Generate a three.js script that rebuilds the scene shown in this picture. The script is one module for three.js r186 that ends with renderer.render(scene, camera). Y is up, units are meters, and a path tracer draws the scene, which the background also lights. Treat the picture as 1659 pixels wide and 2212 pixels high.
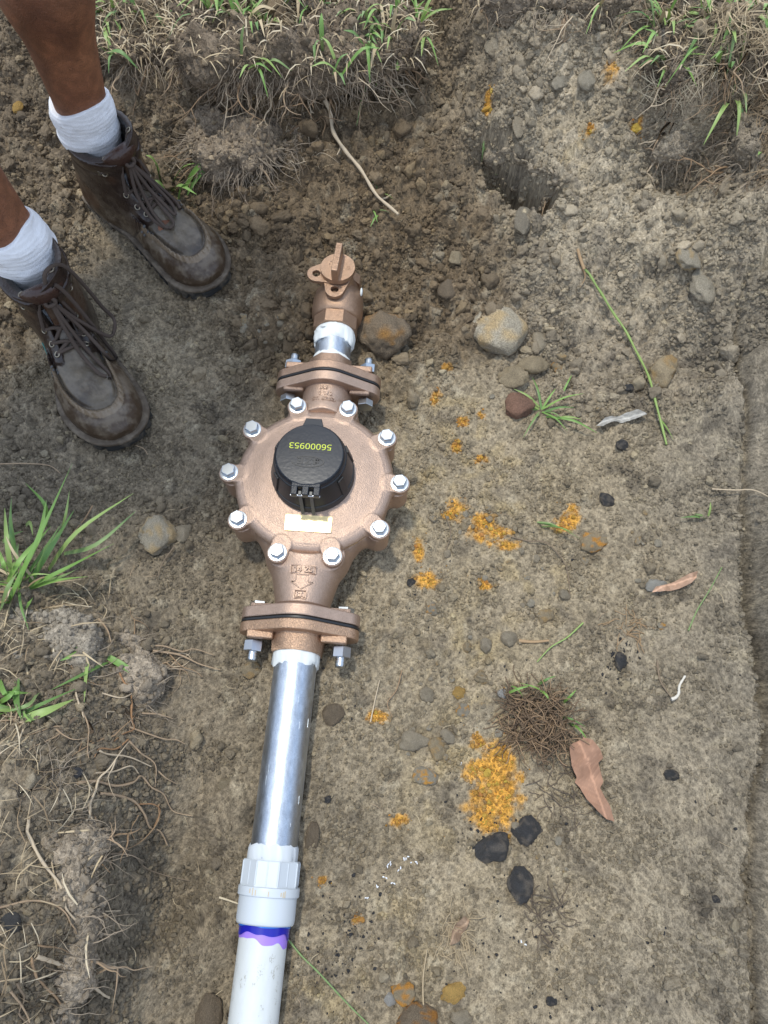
import * as THREE from 'three';
import { mergeGeometries } from 'three/addons/utils/BufferGeometryUtils.js';
import { RoundedBoxGeometry } from 'three/addons/geometries/RoundedBoxGeometry.js';
import { FontLoader } from 'three/addons/loaders/FontLoader.js';
import { TextGeometry } from 'three/addons/geometries/TextGeometry.js';

const V = (x, y, z) => new THREE.Vector3(x, y, z);
const scene = new THREE.Scene();
// ---------------------------------------------------------------- camera
// the photograph is read in pixels of a 1659 x 2212 copy; FPX is the focal length in those pixels
const FPX = 1641.7, PITCH = 66.7 * Math.PI / 180, CAMH = 0.908;
const camera = new THREE.PerspectiveCamera(2 * Math.atan(1106 / FPX) * 180 / Math.PI, 0.75, 0.02, 60);
camera.position.set(0, CAMH, 0);
camera.lookAt(0, CAMH - Math.sin(PITCH), -Math.cos(PITCH));
scene.add(camera);
// ---------------------------------------------------------------- sky and sun
const SUN = V(-0.14, 1.0, -0.2).normalize();
{
  const w = 256, h = 128, d = new Float32Array(w * h * 4);
  const n2 = (x, y) => { const s = Math.sin(x * 127.1 + y * 311.7) * 43758.5453; return s - Math.floor(s); };
  const vn = (x, y, px) => { const xi = Math.floor(x), yi = Math.floor(y), a = x - xi, b = y - yi, u = a * a * (3 - 2 * a), v = b * b * (3 - 2 * b), X = (k) => ((xi + k) % px + px) % px;
    return (n2(X(0), yi) * (1 - u) + n2(X(1), yi) * u) * (1 - v) + (n2(X(0), yi + 1) * (1 - u) + n2(X(1), yi + 1) * u) * v; };
  for (let j = 0; j < h; j++) for (let i = 0; i < w; i++) {
    const el = ((j + 0.5) / h - 0.5) * Math.PI, up = Math.max(0, Math.sin(el));
    const u = i / w * 16, v = j / h * 14;
    let c = vn(u, v, 16) * 0.55 + vn(u * 2, v * 2, 32) * 0.3 + vn(u * 4, v * 4, 64) * 0.15;
    c = Math.min(1, Math.max(0, (c - 0.36) / 0.3));
    const k = (j * w + i) * 4, hz = Math.pow(1 - up, 3);
    const blue = [0.42 + 0.3 * hz, 0.57 + 0.22 * hz, 0.84 + 0.06 * hz], cl = [0.97, 0.97, 0.99];
    const az = (i + 0.5) / w * 2 * Math.PI - Math.PI, ang = Math.acos(Math.min(1, Math.cos(el) * Math.cos(az) * SUN.x + Math.sin(el) * SUN.y + Math.cos(el) * Math.sin(az) * SUN.z)), glow = 0.4 * Math.exp(-((ang / 0.45) ** 2));   // hazy glow round the sun
    for (let q = 0; q < 3; q++) d[k + q] = el < -0.02 ? [0.14, 0.13, 0.1][q] : (blue[q] * (1 - c * 0.6) + cl[q] * c * 0.6) * 1.3 + glow * [1, 0.98, 0.94][q];
    d[k + 3] = 1;
  }
  const sky = new THREE.DataTexture(d, w, h, THREE.RGBAFormat, THREE.FloatType);
  sky.mapping = THREE.EquirectangularReflectionMapping; sky.magFilter = sky.minFilter = THREE.LinearFilter; sky.wrapS = THREE.RepeatWrapping; sky.needsUpdate = true;
  scene.background = sky; scene.environment = sky;
}
const sun = new THREE.DirectionalLight(new THREE.Color(1, 0.95, 0.84), 2.0);
sun.position.copy(SUN).multiplyScalar(6).add(V(-0.05, 0, -0.5)); sun.target.position.set(-0.05, 0, -0.5);
sun.castShadow = true; sun.shadow.radius = 8; sun.shadow.mapSize.set(2048, 2048);
Object.assign(sun.shadow.camera, { left: -2.5, right: 2.5, top: 2.5, bottom: -2.5, near: 0.5, far: 14 });
scene.add(sun, sun.target);
const renderer = new THREE.WebGLRenderer({ antialias: true });
renderer.toneMapping = THREE.LinearToneMapping; renderer.toneMappingExposure = 1.15; renderer.shadowMap.enabled = true;

// ---------------------------------------------------------------- helpers
const FW = V(0, -Math.sin(PITCH), -Math.cos(PITCH)), UPV = V(0, Math.cos(PITCH), -Math.sin(PITCH));
const rayDir = (u, v) => FW.clone().add(V((u - 829.5) / FPX, 0, 0)).addScaledVector(UPV, -(v - 1106) / FPX);
const G = (u, v, h = 0) => { const d = rayDir(u, v); return d.multiplyScalar((h - CAMH) / d.y).add(camera.position); };   // pixel -> point at height h
const rng = (s) => () => { s |= 0; s = s + 0x6D2B79F5 | 0; let t = Math.imul(s ^ s >>> 15, 1 | s); t = t + Math.imul(t ^ t >>> 7, 61 | t) ^ t; return ((t ^ t >>> 14) >>> 0) / 4294967296; };
const R0 = rng(20817);
const clamp = (x, a, b) => x < a ? a : x > b ? b : x, lerp = (a, b, t) => a + (b - a) * t;
const sstep = (a, b, x) => { const t = clamp((x - a) / (b - a), 0, 1); return t * t * (3 - 2 * t); };
const hash2 = (i, j) => { let n = Math.imul(i, 374761393) + Math.imul(j, 668265263) | 0; n = Math.imul(n ^ n >>> 13, 1274126177); return ((n ^ n >>> 16) >>> 0) / 4294967296; };
const hash3 = (i, j, k) => hash2(i + Math.imul(k, 1013), j ^ Math.imul(k, 7919));
const noise2 = (x, y) => { const i = Math.floor(x), j = Math.floor(y), a = x - i, b = y - j, u = a * a * (3 - 2 * a), v = b * b * (3 - 2 * b);
  return (hash2(i, j) * (1 - u) + hash2(i + 1, j) * u) * (1 - v) + (hash2(i, j + 1) * (1 - u) + hash2(i + 1, j + 1) * u) * v; };
const noise3 = (x, y, z) => { const i = Math.floor(x), j = Math.floor(y), k = Math.floor(z), a = x - i, b = y - j, c = z - k, u = a * a * (3 - 2 * a), v = b * b * (3 - 2 * b), w = c * c * (3 - 2 * c);
  const p = (q) => (hash3(i, j, q) * (1 - u) + hash3(i + 1, j, q) * u) * (1 - v) + (hash3(i, j + 1, q) * (1 - u) + hash3(i + 1, j + 1, q) * u) * v; return p(k) * (1 - w) + p(k + 1) * w; };
const fbm2 = (x, y, o = 4) => { let s = 0, a = 0.5, t = 0; for (let i = 0; i < o; i++) { s += a * noise2(x, y); t += a; a *= 0.5; x = x * 2.03 + 17.1; y = y * 2.03 + 9.7; } return s / t; };
const fbm3 = (x, y, z, o = 3) => { let s = 0, a = 0.5, t = 0; for (let i = 0; i < o; i++) { s += a * noise3(x, y, z); t += a; a *= 0.5; x = x * 2.03 + 17.1; y = y * 2.03 + 9.7; z = z * 2.03 + 3.3; } return s / t; };
const smin = (a, b, k) => { const h = clamp(0.5 + 0.5 * (b - a) / k, 0, 1); return b + (a - b) * h - k * h * (1 - h); };
const smax = (a, b, k) => -smin(-a, -b, k);
const taken = new Map();
const numbered = (n) => { const c = taken.get(n) || 0; taken.set(n, c + 1); return c ? n + '_' + String(c).padStart(3, '0') : n; };
const shade = (o) => { o.traverse((m) => { if (m.isMesh) { m.castShadow = true; m.receiveShadow = true; } }); return o; };
function tag(o, label, category, group, kind) { if (label) o.userData.label = label; if (category) o.userData.category = category; if (group) o.userData.group = group; if (kind) o.userData.kind = kind; return o; }
function thing(name, label, category, group, kind) { const g = new THREE.Group(); g.name = numbered(name); scene.add(g); return tag(g, label, category, group, kind); }
function mesh(name, geo, mat, parent) { const m = new THREE.Mesh(geo, mat); m.name = parent ? name : numbered(name); (parent || scene).add(m); return m; }
const std = (r, g, b, rough = 0.9, o = {}) => { const m = new THREE.MeshStandardMaterial({ roughness: rough, ...o }); m.color.setRGB(r, g, b); return m; };
const merged = (list) => mergeGeometries(list.map((g) => { const q = g.index ? g.toNonIndexed() : g; for (const k of Object.keys(q.attributes)) if (!['position', 'normal', 'uv'].includes(k)) q.deleteAttribute(k); return q; }));
// tileable grey noise, used for grain (colour and bump)
function grainTexture(size, fn, srgb) {
  const d = new Uint8Array(size * size * 4);
  for (let j = 0; j < size; j++) for (let i = 0; i < size; i++) { const c = fn(i, j), k = (j * size + i) * 4; d[k] = clamp(c[0], 0, 255); d[k + 1] = clamp(c[1], 0, 255); d[k + 2] = clamp(c[2], 0, 255); d[k + 3] = 255; }
  const t = new THREE.DataTexture(d, size, size); t.wrapS = t.wrapT = THREE.RepeatWrapping; t.magFilter = THREE.LinearFilter; t.minFilter = THREE.LinearMipmapLinearFilter; t.generateMipmaps = true;
  if (srgb) t.colorSpace = THREE.SRGBColorSpace; t.needsUpdate = true; return t;
}
const pnoise = (x, y, p, s) => { const i = Math.floor(x), j = Math.floor(y), a = x - i, b = y - j, u = a * a * (3 - 2 * a), v = b * b * (3 - 2 * b), m = (q) => ((q % p) + p) % p;
  return (hash2(m(i) + s, m(j)) * (1 - u) + hash2(m(i + 1) + s, m(j)) * u) * (1 - v) + (hash2(m(i) + s, m(j + 1)) * (1 - u) + hash2(m(i + 1) + s, m(j + 1)) * u) * v; };
const pfbm = (i, j, size, p0, oct, s) => { let t = 0, a = 1, w = 0; for (let o = 0; o < oct; o++) { const p = p0 << o; t += a * pnoise(i / size * p, j / size * p, p, s + o * 977); w += a; a *= 0.62; } return t / w; };
// surface nets: the zero surface of f in a box
function nets(f, lo, hi, cell) {
  const nx = Math.ceil((hi[0] - lo[0]) / cell) + 1, ny = Math.ceil((hi[1] - lo[1]) / cell) + 1, nz = Math.ceil((hi[2] - lo[2]) / cell) + 1;
  const val = new Float32Array(nx * ny * nz), id = new Int32Array(nx * ny * nz).fill(-1), at = (i, j, k) => (k * ny + j) * nx + i;
  for (let k = 0; k < nz; k++) for (let j = 0; j < ny; j++) for (let i = 0; i < nx; i++) val[at(i, j, k)] = f(lo[0] + i * cell, lo[1] + j * cell, lo[2] + k * cell);
  const P = [], I = [], off = [[0, 0, 0], [1, 0, 0], [0, 1, 0], [1, 1, 0], [0, 0, 1], [1, 0, 1], [0, 1, 1], [1, 1, 1]];
  const E = [[0, 1], [2, 3], [4, 5], [6, 7], [0, 2], [1, 3], [4, 6], [5, 7], [0, 4], [1, 5], [2, 6], [3, 7]];
  for (let k = 0; k < nz - 1; k++) for (let j = 0; j < ny - 1; j++) for (let i = 0; i < nx - 1; i++) {
    const b = at(i, j, k), c = [val[b], val[b + 1], val[b + nx], val[b + nx + 1], val[b + nx * ny], val[b + nx * ny + 1], val[b + nx * ny + nx], val[b + nx * ny + nx + 1]];
    let neg = 0; for (const q of c) if (q < 0) neg++;
    if (neg === 0 || neg === 8) continue;
    let x = 0, y = 0, z = 0, n = 0;
    for (const [p, q] of E) if ((c[p] < 0) !== (c[q] < 0)) { const t = c[p] / (c[p] - c[q]); x += lerp(off[p][0], off[q][0], t); y += lerp(off[p][1], off[q][1], t); z += lerp(off[p][2], off[q][2], t); n++; }
    id[b] = P.length / 3; P.push(lo[0] + (i + x / n) * cell, lo[1] + (j + y / n) * cell, lo[2] + (k + z / n) * cell);
  }
  const quad = (a, b, c, d, flip) => { if (a < 0 || b < 0 || c < 0 || d < 0) return; if (flip) I.push(a, c, b, a, d, c); else I.push(a, b, c, a, c, d); };
  for (let k = 1; k < nz - 1; k++) for (let j = 1; j < ny - 1; j++) for (let i = 1; i < nx - 1; i++) {
    const v0 = val[at(i, j, k)] < 0, b = at(i, j, k);
    if (v0 !== val[b + 1] < 0) quad(id[at(i, j - 1, k - 1)], id[at(i, j, k - 1)], id[b], id[at(i, j - 1, k)], !v0);
    if (v0 !== val[b + nx] < 0) quad(id[at(i - 1, j, k - 1)], id[at(i - 1, j, k)], id[b], id[at(i, j, k - 1)], !v0);
    if (v0 !== val[b + nx * ny] < 0) quad(id[at(i - 1, j - 1, k)], id[at(i, j - 1, k)], id[b], id[at(i - 1, j, k)], !v0);
  }
  const N = new Float32Array(P.length), e = cell * 0.6;
  for (let q = 0; q < P.length; q += 3) {
    const x = P[q], y = P[q + 1], z = P[q + 2];
    const a = f(x + e, y, z) - f(x - e, y, z), b = f(x, y + e, z) - f(x, y - e, z), c = f(x, y, z + e) - f(x, y, z - e), l = Math.hypot(a, b, c) || 1;
    N[q] = a / l; N[q + 1] = b / l; N[q + 2] = c / l;
  }
  const g = new THREE.BufferGeometry();
  g.setAttribute('position', new THREE.Float32BufferAttribute(P, 3)); g.setAttribute('normal', new THREE.BufferAttribute(N, 3)); g.setIndex(I);
  return g;
}
function boxUV(g0, scale) { const g = g0.index ? g0.toNonIndexed() : g0; if (g !== g0) { for (const k of Object.keys(g0.attributes)) g0.deleteAttribute(k); g0.setIndex(null); for (const k of Object.keys(g.attributes)) g0.setAttribute(k, g.attributes[k]); } return boxUVtri(g0, scale); }
function boxUVtri(g, scale) { const p = g.attributes.position, n = g.attributes.normal, uv = new Float32Array(p.count * 2);
  for (let i = 0; i < p.count; i++) { const t = i - i % 3, ax = Math.abs(n.getX(t) + n.getX(t + 1) + n.getX(t + 2)), ay = Math.abs(n.getY(t) + n.getY(t + 1) + n.getY(t + 2)), az = Math.abs(n.getZ(t) + n.getZ(t + 1) + n.getZ(t + 2)); const x = p.getX(i), y = p.getY(i), z = p.getZ(i);
    const [a, b] = ay >= ax && ay >= az ? [x, z] : ax >= az ? [z, y] : [x, y]; uv[2 * i] = a / scale; uv[2 * i + 1] = b / scale; }
  g.setAttribute('uv', new THREE.BufferAttribute(uv, 2)); return g; }
function vcol(g, fn) { const p = g.attributes.position, c = new Float32Array(p.count * 3); for (let i = 0; i < p.count; i++) { const k = fn(p.getX(i), p.getY(i), p.getZ(i), i); c[3 * i] = k[0]; c[3 * i + 1] = k[1]; c[3 * i + 2] = k[2]; } g.setAttribute('color', new THREE.BufferAttribute(c, 3)); return g; }
// triangles of an indexed geometry sorted into several geometries by a function of their centre
function splitGeo(g, pick, n) {
  const p = g.attributes.position, out = Array.from({ length: n }, () => []), I = g.index.array;
  for (let t = 0; t < I.length; t += 3) { const a = I[t], b = I[t + 1], c = I[t + 2]; out[pick((p.getX(a) + p.getX(b) + p.getX(c)) / 3, (p.getY(a) + p.getY(b) + p.getY(c)) / 3, (p.getZ(a) + p.getZ(b) + p.getZ(c)) / 3)].push(a, b, c); }
  return out.map((list) => { const map = new Map(), idx = list.map((v) => { let q = map.get(v); if (q === undefined) { q = map.size; map.set(v, q); } return q; });
    const q = new THREE.BufferGeometry(); for (const k of Object.keys(g.attributes)) { const s = g.attributes[k], w = s.itemSize, arr = new Float32Array(map.size * w); for (const [o, nn] of map) for (let e = 0; e < w; e++) arr[nn * w + e] = s.array[o * w + e]; q.setAttribute(k, new THREE.BufferAttribute(arr, w)); }
    q.setIndex(idx); return q; });
}
// tapered tube through points; r(t) gives the radius; flat < 1 squashes it
function tube(pts, r, seg = 6, steps = 0, closed = false) {
  const c = new THREE.CatmullRomCurve3(pts, closed, 'centripetal'); steps = steps || Math.max(4, pts.length * 4);
  const fr = c.computeFrenetFrames(steps, closed), P = [], N = [], UV = [], I = [];
  for (let i = 0; i <= steps; i++) { const p = c.getPoint(i / steps), rr = typeof r === 'function' ? r(i / steps) : r;
    for (let j = 0; j <= seg; j++) { const a = j / seg * Math.PI * 2, n = fr.normals[i].clone().multiplyScalar(Math.cos(a)).addScaledVector(fr.binormals[i], Math.sin(a)); P.push(p.x + n.x * rr, p.y + n.y * rr, p.z + n.z * rr); N.push(n.x, n.y, n.z); UV.push(i / steps * 4, j / seg); } }
  for (let i = 0; i < steps; i++) for (let j = 0; j < seg; j++) { const a = i * (seg + 1) + j, b = a + seg + 1; I.push(a, a + 1, b, b, a + 1, b + 1); }
  const g = new THREE.BufferGeometry(); g.setAttribute('position', new THREE.Float32BufferAttribute(P, 3)); g.setAttribute('normal', new THREE.Float32BufferAttribute(N, 3)); g.setAttribute('uv', new THREE.Float32BufferAttribute(UV, 2)); g.setIndex(I); return g;
}
// grass blade: a creased ribbon along a curve, widest a third of the way up
function blade(pts, width, seed = 1, seg = 8) {
  const c = new THREE.CatmullRomCurve3(pts), P = [], I = [], twist = (hash2(seed, 5) - 0.5) * 1.4;
  for (let i = 0; i <= seg; i++) { const t = i / seg, p = c.getPoint(t), d = c.getTangent(t), w = width * 0.5 * (0.55 + 1.1 * t * (1 - t) * 1.6) * Math.pow(1 - t, 0.55) + 0.0002;
    let s = V(d.z, 0, -d.x); if (s.lengthSq() < 1e-6) s.set(1, 0, 0); s.normalize().applyAxisAngle(d.clone().normalize(), twist * (0.4 + t)); const n = s.clone().cross(d).normalize(); if (n.y < 0) n.negate();
    const l = p.clone().addScaledVector(s, -w).addScaledVector(n, w * 0.35), r = p.clone().addScaledVector(s, w).addScaledVector(n, w * 0.35);
    P.push(l.x, l.y, l.z, p.x, p.y, p.z, r.x, r.y, r.z); }
  for (let i = 0; i < seg; i++) for (let j = 0; j < 2; j++) { const a = i * 3 + j, b = a + 3; I.push(a, b, a + 1, b, b + 1, a + 1); }
  const g = new THREE.BufferGeometry(); g.setAttribute('position', new THREE.Float32BufferAttribute(P, 3)); g.setIndex(I); g.computeVertexNormals(); return g;
}
// ---------------------------------------------------------------- the ground: floor of the trench, spoil heaps, banks
const AX = (() => { const a = G(720, 750, 0.045), b = G(549.7, 2186, 0.045); return { a, b, d: b.clone().sub(a).normalize() }; })();   // the pipe's axis
const CP = [   // pixel, pixel, height
  [900, 900, 0], [1200, 900, 0], [1450, 900, 0.005], [900, 1300, 0], [1300, 1300, 0], [1500, 1300, 0.005], [900, 1700, 0], [1300, 1700, 0], [1500, 1750, 0.012], [800, 2150, 0], [1200, 2150, 0], [1480, 2150, 0.02], [1600, 2150, 0.045], [1600, 1800, 0.035],
  [450, 1100, 0.004], [400, 1300, 0.008], [480, 1550, 0.004], [470, 1800, 0.004], [440, 2150, 0.004], [420, 960, 0], [650, 1000, 0], [750, 700, 0], [600, 1700, 0.004], [560, 600, 0.004], [620, 520, 0.014], [850, 560, 0.012], [1000, 640, 0.01],
  [700, 430, 0.04], [700, 340, 0.07], [560, 250, 0.085], [650, 130, 0.135], [650, 50, 0.19], [650, -60, 0.2], [300, 250, 0.06], [300, 100, 0.13], [100, 100, 0.11], [20, 10, 0.13], [40, 250, 0.06], [60, 400, 0.02], [350, 640, 0], [40, 900, 0.015], [30, 1050, 0.03], [400, 480, 0.015], [260, 700, 0],
  [900, 430, 0.045], [950, 300, 0.075], [950, 180, 0.1], [930, 80, 0.14], [1100, 620, 0.015], [1250, 600, 0.04], [1300, 450, 0.08], [1300, 320, 0.105], [1250, 180, 0.135], [1200, 60, 0.18], [1450, 450, 0.09], [1500, 300, 0.13], [1550, 180, 0.2], [1600, 40, 0.22], [1640, 400, 0.16], [1400, 640, 0.035], [1500, 680, 0.04], [1530, 800, 0.012], [1620, 800, 0.06], [1640, 600, 0.11], [1655, 900, 0.075], [1100, 240, 0.11], [1000, 20, 0.18],
  [250, 1250, 0.02], [120, 1200, 0.045], [40, 1330, 0.08], [200, 1420, 0.065], [340, 1400, 0.02], [0, 1500, 0.115], [150, 1600, 0.115], [300, 1550, 0.04], [390, 1650, 0.012], [200, 1750, 0.105], [300, 1800, 0.035], [50, 1900, 0.145], [160, 2000, 0.12], [290, 2000, 0.03], [370, 2050, 0.01], [90, 2150, 0.15], [240, 2180, 0.06], [340, 2200, 0.014], [-120, 1700, 0.16], [-120, 1300, 0.12], [-150, 900, 0.05], [-150, 400, 0.06],
].map(([u, v, h]) => { const p = G(u, v, h); return [p.x, p.z, h]; });
for (let a = 0; a < 24; a++) CP.push([-0.05 + 2.2 * Math.cos(a / 24 * 6.2832), -0.6 + 2.2 * Math.sin(a / 24 * 6.2832), 0.2]);
const RBF = (() => {   // smooth surface through the control heights
  const n = CP.length, phi = (r2) => Math.sqrt(r2 + 0.0009), A = CP.map((p) => CP.map((q) => phi((p[0] - q[0]) ** 2 + (p[1] - q[1]) ** 2)).concat([p[2] - 0.05]));
  for (let i = 0; i < n; i++) A[i][i] += 0.002;
  for (let i = 0; i < n; i++) { let m = i; for (let r = i + 1; r < n; r++) if (Math.abs(A[r][i]) > Math.abs(A[m][i])) m = r; [A[i], A[m]] = [A[m], A[i]];
    for (let r = i + 1; r < n; r++) { const k = A[r][i] / A[i][i]; if (k) for (let c = i; c <= n; c++) A[r][c] -= k * A[i][c]; } }
  const w = new Float64Array(n); for (let i = n - 1; i >= 0; i--) { let s = A[i][n]; for (let c = i + 1; c < n; c++) s -= A[i][c] * w[c]; w[i] = s / A[i][i]; }
  return (x, z) => { let s = 0.05; for (let i = 0; i < n; i++) s += w[i] * phi((x - CP[i][0]) ** 2 + (z - CP[i][1]) ** 2); return s; };
})();
// coarse grid of the smooth surface, sampled bilinearly
const CG = { x0: -1.0, z0: -1.7, s: 0.01, nx: 201, nz: 221 }; CG.v = new Float32Array(CG.nx * CG.nz);
for (let j = 0; j < CG.nz; j++) for (let i = 0; i < CG.nx; i++) CG.v[j * CG.nx + i] = RBF(CG.x0 + i * CG.s, CG.z0 + j * CG.s);
const baseH = (x, z) => { const a = (x - CG.x0) / CG.s, b = (z - CG.z0) / CG.s; if (a < 0 || b < 0 || a >= CG.nx - 1 || b >= CG.nz - 1) { const d = Math.hypot(x + 0.05, z + 0.6); return d > 2.2 ? 0.2 : RBF(x, z); }
  const i = Math.floor(a), j = Math.floor(b), u = a - i, v = b - j, k = j * CG.nx + i; return (CG.v[k] * (1 - u) + CG.v[k + 1] * u) * (1 - v) + (CG.v[k + CG.nx] * (1 - u) + CG.v[k + CG.nx + 1] * u) * v; };
// cut wall on the right: its foot as a line in plan
const WALL = [[1556, 640], [1566, 760], [1582, 900], [1588, 1050], [1592, 1200], [1612, 1340], [1642, 1480], [1640, 1580], [1612, 1760], [1592, 2000], [1600, 2240]].map(([u, v]) => { const p = G(u, v, 0.01); return [p.x, p.z]; });
const wallX = (z) => { if (z <= WALL[0][1]) return WALL[0][0] + (WALL[0][1] - z) * 0.5; for (let i = 1; i < WALL.length; i++) if (z <= WALL[i][1]) { const t = (z - WALL[i - 1][1]) / (WALL[i][1] - WALL[i - 1][1]); return lerp(WALL[i - 1][0], WALL[i][0], t); } return WALL[WALL.length - 1][0]; };
const SLZ = G(1640, 1490, 0).z;
const wallOn = (z) => sstep(-0.78, -0.6, z);
// regions given by pixels: how loose the soil is and what it is made of
const spot = (u, v, h, r) => { const p = G(u, v, h); return [p.x, p.z, 1 / (r * r)]; };
const MIX = [];   // [x, z, 1/r2, r, g, b, looseness]
const mix = (u, v, h, r, c, l) => MIX.push([...spot(u, v, h, r), ...c, l]);
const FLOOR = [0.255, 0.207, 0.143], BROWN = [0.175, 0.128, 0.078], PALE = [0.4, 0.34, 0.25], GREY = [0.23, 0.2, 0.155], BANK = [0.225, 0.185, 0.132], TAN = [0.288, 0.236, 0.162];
for (const [u, v] of [[1000, 1000], [1250, 1050], [1000, 1250], [1250, 1350], [1000, 1500], [1300, 1600], [1050, 1900], [1350, 2000], [900, 2100]]) mix(u, v, 0, 0.14, TAN, 0.28);
for (const [u, v] of [[450, 1200], [500, 1500], [450, 1850], [450, 2100], [700, 1900], [750, 2150], [350, 1100], [420, 1000]]) mix(u, v, 0, 0.1, FLOOR.map((c) => c * 0.82), 0.35);
for (const [u, v] of [[300, 760], [380, 700], [240, 560]]) mix(u, v, 0, 0.07, TAN, 0.2);
for (const [u, v, h] of [[600, 520, 0.01], [750, 430, 0.04], [700, 330, 0.07], [900, 400, 0.05], [900, 560, 0.01], [950, 260, 0.09], [960, 650, 0.005], [820, 650, 0], [600, 640, 0], [560, 250, 0.1], [950, 120, 0.12]]) mix(u, v, h, 0.1, BROWN, 1);
for (const [u, v, h] of [[100, 100, 0.1], [80, 250, 0.06], [60, 400, 0.02], [300, 200, 0.09], [300, 60, 0.14], [100, 520, 0.01]]) mix(u, v, h, 0.11, [0.2, 0.155, 0.105], 1);
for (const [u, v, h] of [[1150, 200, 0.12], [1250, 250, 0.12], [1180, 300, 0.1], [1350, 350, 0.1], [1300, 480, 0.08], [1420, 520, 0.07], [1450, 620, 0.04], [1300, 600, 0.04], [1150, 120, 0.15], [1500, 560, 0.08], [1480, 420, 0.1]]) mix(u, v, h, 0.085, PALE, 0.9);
for (const [u, v, h] of [[1200, 700, 0.01], [1350, 750, 0.01], [1450, 720, 0.02]]) mix(u, v, h, 0.085, [0.27, 0.225, 0.165], 0.8);
for (const [u, v, h] of [[1620, 700, 0.05], [1630, 850, 0.05], [1560, 1700, 0.02], [1580, 2000, 0.04], [1500, 1500, 0.005], [1500, 1900, 0.01], [1450, 2150, 0.01], [1640, 1500, 0.03], [1500, 1150, 0.005]]) mix(u, v, h, 0.095, GREY, 0.45);
for (const [u, v, h] of [[150, 1700, 0.11], [100, 1950, 0.13], [100, 2150, 0.14], [50, 1500, 0.11], [200, 1450, 0.06], [150, 1250, 0.04], [40, 1100, 0.03]]) mix(u, v, h, 0.09, BANK, 0.75);
for (const [u, v, h] of [[300, 1850, 0.03], [320, 2050, 0.02], [330, 1650, 0.03]]) mix(u, v, h, 0.06, BANK.map((c) => c * 0.9), 0.25);
for (const [u, v, h] of [[560, 150, 0.16], [760, 170, 0.15], [640, 190, 0.13], [1580, 250, 0.16], [1630, 330, 0.16], [1400, 200, 0.14]]) mix(u, v, h, 0.05, BROWN, 1);
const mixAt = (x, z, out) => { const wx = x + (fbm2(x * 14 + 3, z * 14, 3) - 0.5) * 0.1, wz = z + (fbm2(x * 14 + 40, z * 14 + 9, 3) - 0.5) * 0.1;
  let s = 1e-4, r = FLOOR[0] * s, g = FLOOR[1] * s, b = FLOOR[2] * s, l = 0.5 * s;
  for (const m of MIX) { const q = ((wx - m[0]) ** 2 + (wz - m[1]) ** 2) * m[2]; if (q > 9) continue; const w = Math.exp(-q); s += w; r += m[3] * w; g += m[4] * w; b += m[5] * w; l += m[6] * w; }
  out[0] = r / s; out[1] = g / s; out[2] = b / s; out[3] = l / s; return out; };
// ochre earth: yellow-orange sand in patches with a ragged outline
const OCHRE = [[1062, 1700, 0.034, 0.05], [1080, 1660, 0.026, 0.03], [1045, 1760, 0.026, 0.022], [985, 1098, 0.022, 0.016], [1045, 1125, 0.02, 0.012], [1090, 1170, 0.02, 0.01], [1235, 1115, 0.013, 0.02], [1215, 1130, 0.014, 0.012], [922, 1255, 0.02, 0.012], [905, 1185, 0.008, 0.02], [810, 1548, 0.013, 0.008], [860, 1772, 0.012, 0.008], [1290, 248, 0.01, 0.02], [1355, 322, 0.009, 0.008], [1262, 322, 0.006, 0.006], [985, 962, 0.008, 0.008], [1000, 915, 0.008, 0.008], [965, 800, 0.008, 0.006], [1045, 1262, 0.01, 0.008], [1055, 1150, 0.03, 0.012], [1625, 680, 0.008, 0.009], [940, 860, 0.007, 0.014], [1040, 990, 0.012, 0.006], [1040, 900, 0.01, 0.006], [1030, 1600, 0.008, 0.008], [1465, 408, 0.006, 0.004], [545, 208, 0.004, 0.004], [1048, 262, 0.005, 0.02], [700, 1900, 0.006, 0.004], [770, 1985, 0.005, 0.004]].map(([u, v, a, b], i) => { const h = v < 420 ? 0.09 : 0, p = G(u, v, h); return [p.x, p.z, a, b, i]; });
const YEL = [[1000, 1010, 0.06], [960, 900, 0.05], [1070, 1060, 0.07], [1000, 1700, 0.07], [830, 2030, 0.05], [1060, 1600, 0.05], [1250, 330, 0.04], [940, 1100, 0.05], [1150, 1250, 0.06], [1020, 1400, 0.05], [700, 2160, 0.03]].map(([u, v, r]) => { const p = G(u, v, v < 420 ? 0.1 : 0); return [p.x, p.z, 1 / (r * r)]; });
const ochreAt = (x, z) => { let o = 0; for (const [px, pz, a, b, i] of OCHRE) { const dx = (x - px) / a, dz = (z - pz) / b; if (dx * dx + dz * dz > 3.2) continue; const n = fbm2(x * 90 + i * 7, z * 90, 3) * 1.2 + fbm2(x * 320, z * 320 + i, 2) * 0.4 + 0.15; o = Math.max(o, 0.92 * sstep(-0.16, 0.42, n - 0.5 - (dx * dx + dz * dz) * 0.55)); } return o; };
const GC = [0, 0, 0, 0];
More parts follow.
